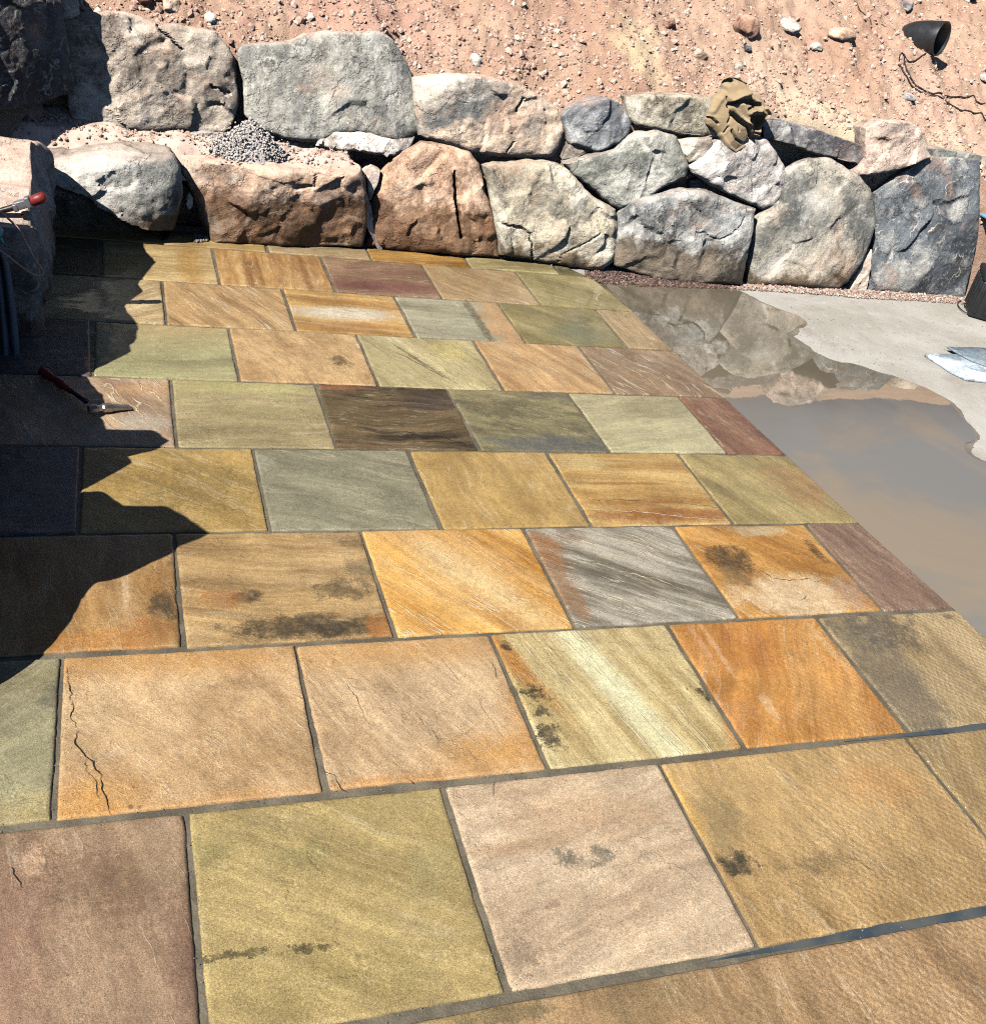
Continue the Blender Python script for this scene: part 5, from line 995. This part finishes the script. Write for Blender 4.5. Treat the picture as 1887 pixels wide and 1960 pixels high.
for k, (px, rp, cs, lab, sq) in enumerate([
    ((326, 26), 17, TANR, "pink rock with a sharp shadow, sitting behind the brownish grey upper boulder", (1, .9, 1)),
    ((270, 12), 17, REDB, "reddish rock at the top edge, left of the pink rock with the shadow", (1.1, .9, .8)),
    ((238, 4), 12, REDB, "smaller reddish rock at the top edge, leftmost on the bank", (1, .9, .8)),
    ((402, 48), 11, PALE, "small pale rock on the shoulder of the brownish grey upper boulder", (1, .9, .9)),
    ((908, 126), 12, PALE, "whitish stone standing just behind the long upper boulder", (.8, .8, 1.2)),
    ((1281, 46), 11, REDB, "dark brown stone half buried near the yellow patch of the bank", (1, .9, .8)),
    ((1421, 76), 20, REDB, "red brown rock high above the khaki garment", (1, 1, .9)),
    ((1428, 99), 9, GRYR, "dark grey pebble tucked under the red brown rock", (1, .9, .8)),
    ((1508, 62), 17, PALE, "white rock up the bank between the garment and the black hood", (1.2, 1, .7)),
    ((1499, 49), 9, GRYR, "small blue grey pebble behind the white rock", (1, .9, .8)),
    ((1604, 79), 18, TANR, "flat tan rock left of the black hood", (1.3, 1, .6)),
    ((1737, 187), 10, GRYR, "small dark grey stone below the loop of the black cable", (1.2, .9, .7)),
    ((1882, 164), 10, PALE, "small white stone near the cable at the right edge", (1, 1, .7)),
    ((1340, 102), 11, TANR, "small tan clod left of the red brown rock", (1, .9, .8)),
    ((1412, 130), 10, PALE, "little pale yellow stone directly above the khaki garment", (1, .9, .8)),
    ((1560, 100), 10, PALE, "cream stone in the pale scree between the garment and the hood", (1.2, .9, .7)),
    ((1726, -4), 20, GRYR, "dark rock cut off by the top edge, left of the hood", (1.5, 1, .6)),
    ((1832, -2), 18, GRYR, "dark grey rock cut off by the top edge, above the hood", (1.4, 1, .6)),
    ((1880, -4), 14, GRYR, "dark rock in the top right corner", (1.3, 1, .6))]):
    rock(px, rp, cs, lab, 500 + k, sq)
# pale rock in the top left, between the shaded boulder and the brownish one
boulder("boulder", [(112, -30), (138, -30), (146, 8), (150, 24), (132, 31), (116, 36), (110, 20)], plane_frame(4.60 * K, .75 * K, 25), rock_mat("pale_top_stone", *PALE, seed=77, dust=.3),
        "white pointed stone at the top edge beside the dark shaded boulder", 410, bulge=.03, N=90, rough=.008)
# grey shim stone under the brownish boulder, pale chip in the gap, small slab chip between bottom boulders
boulder("shim_stone", [(353, 257), (370, 254), (400, 254), (414, 258), (410, 266), (380, 270), (354, 271)], plane_frame(4.50 * K, .35 * K, 5), rock_mat("shim", (150, 148, 144), (128, 126, 124), (176, 172, 166), seed=78, dust=.3),
        "flat grey shim stone under the brownish grey upper boulder", 411, bulge=.012, N=90, rough=.004, tail=[(.02, 1), (.08, .98), (.14, .9)], cat="stone")
boulder("stone_chip", [(357, 377), (363, 370), (368, 380), (367, 398), (360, 402), (356, 392)], T1((380, 460), 0, .05), rock_mat("chip", *PALE, seed=79, dust=.2),
        "thin white chip standing in the dark gap of the back left corner", 412, bulge=.008, N=60, rough=.003, tail=[(.01, 1), (.03, .9)], cat="stone", grow=0.0)
boulder("boulder", [(612, 262), (640, 250), (690, 252), (726, 262), (762, 270), (792, 262), (784, 282), (752, 298), (716, 292), (680, 288), (640, 286), (610, 278)], plane_frame(4.49 * K, .35 * K, 20), rock_mat('rubble_lump', (222, 208, 192), (206, 186, 168), (232, 220, 206), seed=84, scale=2.5, dust=.4), "pale broken lump packed under the largest upper boulder", 417, bulge=.05, N=140, rough=.02)
boulder("boulder", [(700, 335), (716, 322), (728, 326), (722, 350), (709, 384), (703, 372), (701, 350)], T1((700, 470), 8, .02), rock_mat("sliver", (196, 176, 160), (176, 150, 132), (214, 198, 182), seed=80, dust=.4),
        "pale triangular sliver of stone between the long low boulder and the cracked one", 413, bulge=.02, N=80, rough=.006, grow=0.0)
boulder("boulder", [(1320, 345), (1338, 338), (1346, 350), (1344, 362), (1326, 360), (1318, 356)], T2R(.10), rock_mat("wedge2", *GRYR, seed=81, dust=.2),
        "small grey filler stone above the blue grey bottom boulder", 414, bulge=.015, N=70, rough=.005, grow=0.0)
boulder("boulder", [(1625, 556), (1640, 520), (1655, 490), (1668, 478), (1664, 520), (1658, 556)], T1((1640, 556), 10, .05), rock_mat("infill", (210, 182, 158), (190, 160, 138), (224, 204, 184), seed=82, dust=.3),
        "pale infill stone between the round topped boulder and the dark slate boulder", 415, bulge=.015, N=80, rough=.006, grow=0.0)
boulder("boulder", [(1874, 300), (1910, 296), (1960, 300), (1960, 575), (1850, 572), (1862, 520), (1872, 450), (1876, 380)], T1((1870, 566), 12, .14), rock_mat("right_tan", (218, 188, 156), (196, 162, 130), (230, 206, 178), seed=83, dust=.6, stretch=2.0),
        "tan rubbly boulder cut off by the right edge beside the dark slate one", 416, bulge=.03, N=120, rough=.02)

# ---------------------------------------------------------------- khaki garment thrown over the wall
m_cloth, nt, b = new_mat("khaki_cotton")
P = nt.nodes.new('ShaderNodeTexCoord').outputs['Object']
col = mixc(nt, rng(nt, noise(nt, P, 9, 5, .6), .35, .65), lin((172, 142, 98)), lin((190, 160, 114)))
wv1 = nt.nodes.new('ShaderNodeTexWave'); nt.links.new(P, wv1.inputs['Vector']); wv1.inputs['Scale'].default_value = 260
col = vscale(nt, col, rng(nt, wv1.outputs['Fac'], 0, 1, .92, 1.05, False))
nt.links.new(col, b.inputs['Base Color']); b.inputs['Roughness'].default_value = .92; b.inputs['Sheen Weight'].default_value = .25
nt.links.new(bump(nt, noise(nt, P, 60, 4, .6), .35, .006), b.inputs['Normal'])
zc = lambda x, y: ((1340 + x / 9.435) / 1.0175, (130 + y / 9.435) / 1.0175)
Z = lambda *q: [zc(*p) for p in q]
boulder("garment", Z((560, 480), (640, 400), (630, 280), (690, 205), (770, 180), (900, 200), (1080, 300), (1090, 430), (1180, 480), (1290, 520), (1380, 640), (1440, 740), (1475, 850), (1430, 950), (1370, 1040), (1330, 1170), (1300, 1290), (1190, 1305), (1085, 1300), (1060, 1400), (1010, 1500), (920, 1560), (820, 1600), (720, 1550), (640, 1470), (580, 1330), (520, 1230), (420, 1130), (320, 1050), (290, 930), (340, 850), (390, 720), (450, 540)),
        plane_frame(4.33 * K - .03, 0, 14), m_cloth, "crumpled khaki garment draped over the top stones of the wall", 430, bulge=.075, px=True, N=260, jit=.003, facets=5, rough=.006, spall=0, power=5, grow=.0, group=None, cat="garment",
        tail=[(.012, 1.0), (.03, .96), (.06, .8)], wob=.002,
        grooves=[(Z((640, 700), (760, 660), (900, 620), (1060, 640), (1180, 710)), .022, .075), (Z((670, 830), (780, 950), (960, 1080), (1050, 1250)), .016, .06), (Z((950, 800), (1080, 735), (1180, 720)), .012, .05), (Z((1060, 960), (1180, 930), (1290, 960), (1260, 1080), (1120, 1080)), .040, .10),
                 (Z((1075, 470), (1105, 600), (1180, 700)), .012, .04), (Z((800, 960), (820, 1160)), .010, .03), (Z((700, 1160), (790, 1320), (920, 1400), (1010, 1390)), .011, .03), (Z((300, 925), (400, 940), (490, 1040)), .010, .03), (Z((670, 280), (740, 250), (800, 260)), .022, .06), (Z((830, 200), (1000, 270), (1080, 330)), .010, .03),
                 (Z((620, 560), (650, 700), (680, 840), (640, 1000)), .012, .035), (Z((640, 1100), (600, 1190)), .009, .02), (Z((1160, 920), (1200, 1000), (1300, 1030), (1400, 960)), .010, .03), (Z((1050, 1120), (1150, 1200), (1280, 1230)), .010, .025),
                 (Z((880, 680), (940, 860), (1000, 1040), (1060, 1180)), .030, -.035), (Z((690, 740), (820, 900), (980, 1060)), .020, -.02), (Z((700, 600), (860, 520), (1040, 480)), .035, -.04), (Z((960, 840), (1100, 800), (1200, 830), (1230, 760), (1180, 640)), .022, -.035), (Z((400, 800), (480, 640), (560, 520)), .03, -.015), (Z((1350, 760), (1450, 860), (1350, 1000)), .016, -.03), (Z((560, 1250), (700, 1480), (820, 1560), (980, 1460)), .018, -.012)])

# ---------------------------------------------------------------- black bullet shaped hood with cable on the bank
m_blk = simple_mat("black_plastic", (44, 46, 48), .45, var=.15, bmp=.15, bdist=.001)
m_cab = simple_mat("black_cable", (48, 40, 38), .6, var=.2)
hp = hit_hill((1756, 80)); hz = hillz(hp[0], hp[1]); dist = np.linalg.norm(hp - CAM); s_ = dist / F_PX
lamp = empty("hooded_speaker", (hp[0], hp[1], hz), "black bullet shaped hood with an open mouth, half buried in the bank", "hood")
ax = (RGT * 34 - UPV * 16 - FWD * 30) * s_; Lh = np.linalg.norm(ax) * 1.6; ax /= np.linalg.norm(ax)
uu = np.cross(ax, [0, 0, 1.0]); uu /= np.linalg.norm(uu); ww = np.cross(uu, ax); Rr = 26 * s_
V, Fc = [], []; sg = 40
prof = [(math.sin(a) , 1 - math.cos(a)) for a in np.linspace(.02, math.pi / 2, 14)]
rings = [(Rr * q[0] ** .9, -Lh / 2 + Lh * .62 * q[1]) for q in prof] + [(Rr * 1.01, Lh * .3), (Rr * 1.0, Lh / 2 - .004), (Rr * .985, Lh / 2), (Rr * .94, Lh / 2 - .002), (Rr * .93, Lh * .1), (Rr * .8, -Lh * .15), (Rr * .3, -Lh * .3), (.001, -Lh * .32)]
cen = np.array([hp[0], hp[1], hz]) + np.array([0, 0, -Rr * .05])
for rad_, tpos in rings:
    for j in range(sg):
        a = 2 * math.pi * j / sg; cut = 1 + (.10 * math.cos(a) if tpos > Lh * .25 else 0)
        V.append(cen + ax * tpos * (cut if tpos > Lh * .25 else 1) + rad_ * (math.cos(a) * ww + math.sin(a) * uu))
for k in range(len(rings) - 1):
    for j in range(sg): Fc.append((k * sg + j, k * sg + (j + 1) % sg, (k + 1) * sg + (j + 1) % sg, (k + 1) * sg + j))
rc_ = np.array([hp[0], hp[1], hz])
hood = recalc(mesh_obj("housing", np.array(V) - rc_, Fc, m_blk, lamp))
def on_hill(pxs, lift=.008, n=90):
    out = []
    for q in crom(pxs, n):
        p = hit_hill(q); out.append((p[0], p[1], hillz(p[0], p[1]) + lift))
    P = np.array(out); Q_ = P.copy()
    for k in range(3): Q_[1:-1] = (Q_[:-2] + 2 * Q_[1:-1] + Q_[2:]) / 4
    Q_[:, 2] = np.maximum(Q_[:, 2], P[:, 2] - .004); return Q_
c1 = tube(on_hill([(1800, 92), (1792, 101), (1778, 106), (1762, 116), (1744, 119), (1733, 117), (1731, 110), (1724, 107), (1718, 115), (1719, 126), (1730, 140), (1748, 154), (1768, 168), (1790, 182), (1820, 198), (1850, 220), (1900, 246)]), .0055, 7)
c2 = tube(on_hill([(1731, 112), (1727, 122), (1734, 136), (1752, 152), (1776, 168), (1800, 180), (1830, 188), (1860, 200), (1881, 208)], .012), .005, 7)
c3_ = tube(on_hill([(1782, 96), (1788, 101), (1797, 100), (1803, 94)], .02, 20), .006, 7)
V, Fc = join(c1, c2, c3_)
mesh_obj("cable", np.array(V) - rc_, Fc, m_cab, lamp)
# a dry twig up the bank and one by the pinkish wedge stone
m_twig = simple_mat("dry_twig", (88, 62, 44), .9)
tw = mesh_obj("twig", *tube(on_hill([(1632, 12), (1650, 24), (1664, 38), (1672, 52), (1680, 66)], .006, 30), .004, 6), m_twig); tag(tw, "thin curved twig lying high on the bank left of the hood", "twig", "twigs on the bank")
tw = mesh_obj("twig", *tube(on_hill([(1640, 266), (1647, 256), (1656, 248)], .01, 14), .006, 6), m_twig); tag(tw, "short dark twig stuck in the soil left of the pinkish wedge stone", "twig", "twigs on the bank")

# ---------------------------------------------------------------- brick hammer on the paving
m_red = simple_mat("red_rubber", (150, 34, 28), .5, var=.2); m_stl = simple_mat("worn_steel", (150, 144, 136), .38, metal=.85, var=.3, bmp=.2); m_drk = simple_mat("dark_steel", (70, 64, 60), .45, metal=.7, var=.3)
ha, hb = at_z((78, 708), .022), at_z((165, 768), .028)
ham = empty("hammer", (hb[0], hb[1], 0), "hammer with red handle lying on the paving, head just out of the shadow", "hammer")
ro = np.array([hb[0], hb[1], 0])
pth = [ha + (hb - ha) * q for q in np.linspace(0, 1, 30)]
rad_ = [.004 if k == 0 else .017 + .002 * math.sin(k * .55) - (.004 if k > 14 else 0) for k in range(21)]
v, f = tube(pth[:21], rad_, 14); mesh_obj("handle", np.array(v) - ro, f, m_red, ham)
v, f = tube(pth[19:], [.0125] + [.0095] * 9 + [.011], 12); mesh_obj("shaft", np.array(v) - ro, f, m_drk, ham)
h0, h1 = at_z((169, 783), .028), at_z((250, 776), .016)
hd = (h1 - h0); hl = np.linalg.norm(hd); hd /= hl; sd_ = np.cross(hd, [0, 0, 1.0]); sd_ /= np.linalg.norm(sd_); up_ = np.cross(sd_, hd)
V, Fc = [], []
sec = [(0, .0145, .0145), (.012, .016, .016), (.03, .0165, .0165), (.036, .012, .012), (.05, .012, .012), (.056, .017, .0165), (.085, .0175, .0165), (.092, .015, .013), (.12, .0155, .009), (.15, .017, .006), (hl, .018, .0015)]
for tpos, a, c_ in sec:
    for j in range(8):
        an = 2 * math.pi * (j + .5) / 8; x_ = max(-1, min(1, 1.25 * math.cos(an))); y_ = max(-1, min(1, 1.25 * math.sin(an)))
        V.append(h0 + hd * tpos + sd_ * a * x_ + up_ * (c_ * y_ - .25 * tpos * tpos))
for k in range(len(sec) - 1):
    for j in range(8): Fc.append((k * 8 + j, k * 8 + (j + 1) % 8, (k + 1) * 8 + (j + 1) % 8, (k + 1) * 8 + j))
Fc += [tuple(range(8))[::-1], tuple((len(sec) - 1) * 8 + j for j in range(8))]
recalc(mesh_obj("head", np.array(V) - ro, Fc, m_stl, ham, smooth=False))
for ch in ham.children: pass

# ---------------------------------------------------------------- left edge: red tipped tool, cord, cyan grip, hanging cloth
yc_ = 3.40 * K
def ty(px, dy=0.0): return at_y(px, yc_ + dy)
def tn(px, dy=0.0): return at_y(px, 3.20 * K + dy)
tool = empty("bar_clamp", tuple(ty((40, 394))), "grey bar tool with a red tip sticking out over the left wall", "tool")
ro = ty((40, 394)); bx_ = ty((58, 388)) - ty((-30, 412)); bx_ /= np.linalg.norm(bx_)
v, f = tube([ty((-60, 420)), ty((-20, 409)), ty((20, 398)), ty((58, 387))], [.011, .011, .013, .012], 10); mesh_obj("bar", np.array(v) - ro, f, m_drk, tool)
a2 = np.cross(bx_, [0, 0, 1.0]); a2 /= np.linalg.norm(a2); A_ = np.stack([bx_, a2, np.cross(bx_, a2)])
v, f = join(boxv(ty((40, 391)), .05, .03, .034, A_, .005), boxv(ty((54, 386)), .02, .036, .044, A_, .005), boxv(ty((30, 396)), .018, .036, .03, A_, .004)); mesh_obj("jaw", np.array(v) - ro, f, simple_mat("grey_cast_metal", (132, 132, 136), .5, metal=.4), tool)
v, f = tube([ty((58, 388)), ty((64, 384)), ty((74, 380)), ty((84, 376)), ty((89, 375))], [.012, .021, .022, .021, .008], 14); mesh_obj("grip", np.array(v) - ro, f, m_red, tool)
v, f = tube([ty((40, 410)), ty((44, 412)), ty((48, 413))], [.004, .008, .003], 10); mesh_obj("button", np.array(v) - ro, f, m_red, tool)
cd = mesh_obj("cord", *tube(crom([ty(p, d - .26) for p, d in [((-12, 400), 0), ((2, 406), -.01), ((18, 420), -.02), ((36, 438), -.03), ((52, 470), -.02), ((68, 498), 0), ((80, 514), .01), ((82, 523), .01), ((74, 527), 0), ((58, 522), -.01), ((32, 503), -.02), ((10, 486), -.03), ((-12, 470), -.03)]], 120), .0042, 8), simple_mat("beige_cord", (214, 170, 140), .7)); tag(cd, "beige cord hanging in a loop at the left edge below the red tipped tool", "cord")
m_cy = simple_mat("cyan_plastic", (70, 190, 200), .45)
cy_ = recalc(mesh_obj("grip_cap", *join(tube([tn((-14, 440), -.03), tn((-4, 444), -.03), tn((5, 447), -.03)], [.02, .024, .014], 12), tube([tn((-2, 452), -.03), tn((3, 460), -.03), tn((6, 466), -.03)], [.008, .007, .003], 10)), m_cy)); tag(cy_, "bit of cyan plastic at the left edge above the hanging cloth", "plastic cap")
m_tarp = simple_mat("blue_grey_cloth", (104, 116, 132), .85, var=.25, scale=14)
V, Fc = [], []
tl = crom([(-26, 478), (-22, 520), (-18, 580), (-16, 650), (-14, 720)], 34); trr = crom([(8, 484), (18, 512), (26, 560), (32, 620), (38, 700)], 34)
for i in range(34):
    for j in range(30):
        t_ = j / 29; p = tl[i] * (1 - t_) + trr[i] * t_
        V.append(tn(p, -.03 - .022 * math.sin(t_ * 17 + .6 * math.sin(i * .16)) * (1 - .5 * i / 34) - .03 * t_ * (1 - t_)))
for i in range(33):
    for j in range(29): Fc.append((i * 30 + j, i * 30 + j + 1, (i + 1) * 30 + j + 1, (i + 1) * 30 + j))
tp = mesh_obj("hanging_cloth", V, Fc, m_tarp); md = tp.modifiers.new("thickness", 'SOLIDIFY'); md.thickness = .004
tag(tp, "blue grey cloth hanging in folds in the shade at the left edge", "cloth")

# ---------------------------------------------------------------- right edge: slate offcut, dark sheet, black case, wire, blue lid
def plate(name, pxs, z0, th, m, label, cat, seed, group=None, n=120):
    o2 = np.array([at_z(p, z0 + th)[:2] for p in pxs]); o2 = resample(np.r_[o2, o2[:1]], n, True)
    P = np.c_[o2, np.zeros(n)]; o2 = o2 + .003 * np.stack([fbm(P * 16, 3, seed), fbm(P * 16, 3, seed + 1)], 1)
    c = o2.mean(0); V, Fc = [], []
    lay = [(.985, th), (1.0, th - .003), (1.0, .003), (.985, 0)]
    for sc_, z in lay: V += [(c[0] + (q[0] - c[0]) * sc_, c[1] + (q[1] - c[1]) * sc_, z0 + z) for q in o2]
    for k in range(3):
        for j in range(n): Fc.append((k * n + j, k * n + (j + 1) % n, (k + 1) * n + (j + 1) % n, (k + 1) * n + j))
    Fc += [tuple(range(n)), tuple(3 * n + j for j in range(n))[::-1]]
    return tag(recalc(mesh_obj(name, V, Fc, m, loc=(c[0], c[1], z0))), label, cat, group)
m_sl1 = rock_mat("pale_slate", (176, 194, 204), (160, 178, 190), (196, 210, 218), seed=91, scale=2.0, stretch=3, vein=.3, dust=0, bs=.35)
m_sl2 = rock_mat("dark_sheet", (96, 112, 122), (80, 94, 104), (116, 130, 138), seed=92, scale=2.0, stretch=3, vein=.3, dust=0, bs=.35)  # darker blue-grey, for the sheet laid over the pale one
plate("thin_sheet", [(1772, 676), (1834, 677), (1900, 680), (1960, 690), (1950, 725), (1887, 727), (1851, 723), (1823, 710), (1796, 692)], -.009, .022, m_sl1, "pale blue slate offcut lying on the concrete at the right edge", "slate", 61, "slate offcuts on the concrete")
plate("thin_sheet", [(1813, 663), (1850, 664), (1900, 665), (1960, 668), (1960, 712), (1900, 703), (1862, 690), (1836, 676)], .013, .012, m_sl2, "dark sheet lying on top of the pale blue slate offcut", "slate", 63, "slate offcuts on the concrete")
kb = at_z((1908, 620), 0); case = empty("tool_case", (kb[0], kb[1], 0), "black ridged plastic case standing on the concrete, cut off by the right edge", "case")
m_case = simple_mat("black_case_plastic", (34, 36, 38), .5, var=.2, bmp=.2)
an = .95; c1_, s1_ = math.cos(an), math.sin(an); A_ = np.array([[c1_, s1_, 0], [-s1_, c1_, 0], [0, 0, 1.0]]); hw = .34; hd_ = .20; hh_ = .26
off = A_[0] * hw / 2 + A_[1] * hd_ / 2
v, f = boxv(off + [0, 0, hh_ / 2 - .005], hw, hd_, hh_, A_, .018); mesh_obj("body", v, f, m_case, case)
parts = [boxv(off + A_[0] * (k * .085 - .13) + [0, 0, hh_ / 2], .03, hd_ + .016, hh_ * .86, A_, .006) for k in range(4)] + [boxv(off + A_[1] * (k * .07 - .07) + [0, 0, hh_ / 2], hw + .016, .024, hh_ * .8, A_, .006) for k in range(3)]
v, f = join(*parts); mesh_obj("ribs", v, f, m_case, case)
v, f = boxv(off + [0, 0, hh_ + .012], hw * 1.03, hd_ * 1.05, .04, A_, .012); mesh_obj("lid", v, f, m_case, case)
v, f = boxv(off - A_[0] * (hw / 2 + .012) + [0, 0, hh_ * .72], .02, .06, .07, A_, .006); mesh_obj("latch", v, f, simple_mat("grey_latch", (96, 96, 98), .5), case)
wz_ = lambda p, z=.004: at_z(p, z)
wr = mesh_obj("wire", *join(tube(crom([wz_((1853, 574), .0), wz_((1838, 575)), wz_((1833, 582)), wz_((1842, 594)), wz_((1858, 602)), wz_((1880, 607)), wz_((1910, 609))], 60), .0035, 7),
                            tube(crom([wz_((1845, 578)), wz_((1848, 588)), wz_((1862, 599)), wz_((1890, 604))], 40), .003, 7)), m_cab); tag(wr, "thin dark wire looped on the concrete beside the black case", "wire")
bp = at_plane((1884, 412), T1((1870, 566), 12, .04)[0], T1((1870, 566), 12, .04)[3])
bl = mesh_obj("lid", *boxv(bp + np.array([.12, .02, 0]), .30, .22, .022, None, .009), simple_mat("blue_plastic", (92, 158, 196), .4)); tag(bl, "blue plastic lid poking in at the right edge beside the dark slate boulder", "lid")

# water standing in the joints at the near right
m_jw, nt, b = new_mat("joint_water_sky_tint")
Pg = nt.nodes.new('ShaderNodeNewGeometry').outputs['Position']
nt.links.new(mixc(nt, rng(nt, noise(nt, Pg, 6, 4, .6), .35, .65), lin((60, 72, 80), 0), lin((92, 94, 90), 0)), b.inputs['Base Color'])  # blue-grey base colour stands in for the reflected sky
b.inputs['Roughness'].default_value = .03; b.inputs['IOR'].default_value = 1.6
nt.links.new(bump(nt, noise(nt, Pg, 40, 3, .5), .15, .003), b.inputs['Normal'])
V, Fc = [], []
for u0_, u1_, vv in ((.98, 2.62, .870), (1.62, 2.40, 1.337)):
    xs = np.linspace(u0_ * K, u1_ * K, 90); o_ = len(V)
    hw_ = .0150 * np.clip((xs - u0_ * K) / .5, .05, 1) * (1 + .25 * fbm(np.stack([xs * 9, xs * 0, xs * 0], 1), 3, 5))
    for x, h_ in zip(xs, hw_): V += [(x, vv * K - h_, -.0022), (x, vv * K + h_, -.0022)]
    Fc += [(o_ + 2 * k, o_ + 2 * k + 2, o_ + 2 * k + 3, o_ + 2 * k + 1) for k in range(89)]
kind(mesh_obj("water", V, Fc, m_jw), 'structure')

# damp fringe of the concrete round the puddle, and stray grit
m_damp, nt, b = new_mat("damp_concrete")
Pg = nt.nodes.new('ShaderNodeNewGeometry').outputs['Position']
col = mixc(nt, rng(nt, noise(nt, Pg, 6, 7, .7), .36, .64), lin((118, 108, 92)), lin((142, 132, 114)))
nt.links.new(vscale(nt, col, rng(nt, noise(nt, Pg, 160, 3, .8), .25, .75, .75, 1.25, False)), b.inputs['Base Color']); b.inputs['Roughness'].default_value = .55
q = damp_src[:160]; tg = np.gradient(q, axis=0); tg /= np.linalg.norm(tg, axis=1)[:, None]; nr = np.stack([-tg[:, 1], tg[:, 0]], 1)
sg_ = 1 if (nr[60] @ np.array([1.0, .6])) > 0 else -1
P3 = np.c_[q, np.zeros(len(q))]
wd_ = .010 + .030 * np.clip(.45 + fbm(P3 * 4, 4, 81), .05, 2) + .012 * np.clip(fbm(P3 * 24, 3, 83), 0, 1)
o2 = q + sg_ * nr * wd_[:, None]
V = [(x, y, -.0062) for x, y in q - sg_ * nr * .05] + [(x, y, -.0062) for x, y in o2]
kind(mesh_obj("concrete_damp_edge", V, [(k, k + 1, 161 + k, 160 + k) for k in range(159)], m_damp, smooth=False), 'structure')
r = np.random.RandomState(91); gp, gr_ = [], []
for far, near, us, slabs in COURSES:
    if near in ('i',): continue
    for k in range(130):
        u = r.uniform(-.3, 2.3); gp.append((u * K, ROWV[near] * K + r.normal() * .016, -.001 if r.uniform() < .3 else .0005)); gr_.append(r.uniform(.0008, .0022))
    for u in us[1:-1]:
        for k in range(40): gp.append((u * K + r.normal() * .012, r.uniform(ROWV[near], ROWV[far]) * K, .0005)); gr_.append(r.uniform(.0008, .002))
for k in range(260):
    g = at_z((r.uniform(1420, 1890), r.uniform(560, 720)))
    if g[0] > 3.75: gp.append((g[0], g[1], -.009)); gr_.append(r.uniform(.0015, .005))
kind(crumbs("grit", gp, gr_, crumb_mat("mortar_grit", [(160, 142, 114), (136, 120, 98), (176, 156, 124), (120, 108, 88)]), 19, True), 'stuff')['label'] = "sandy grit scattered along the paving joints and over the concrete"
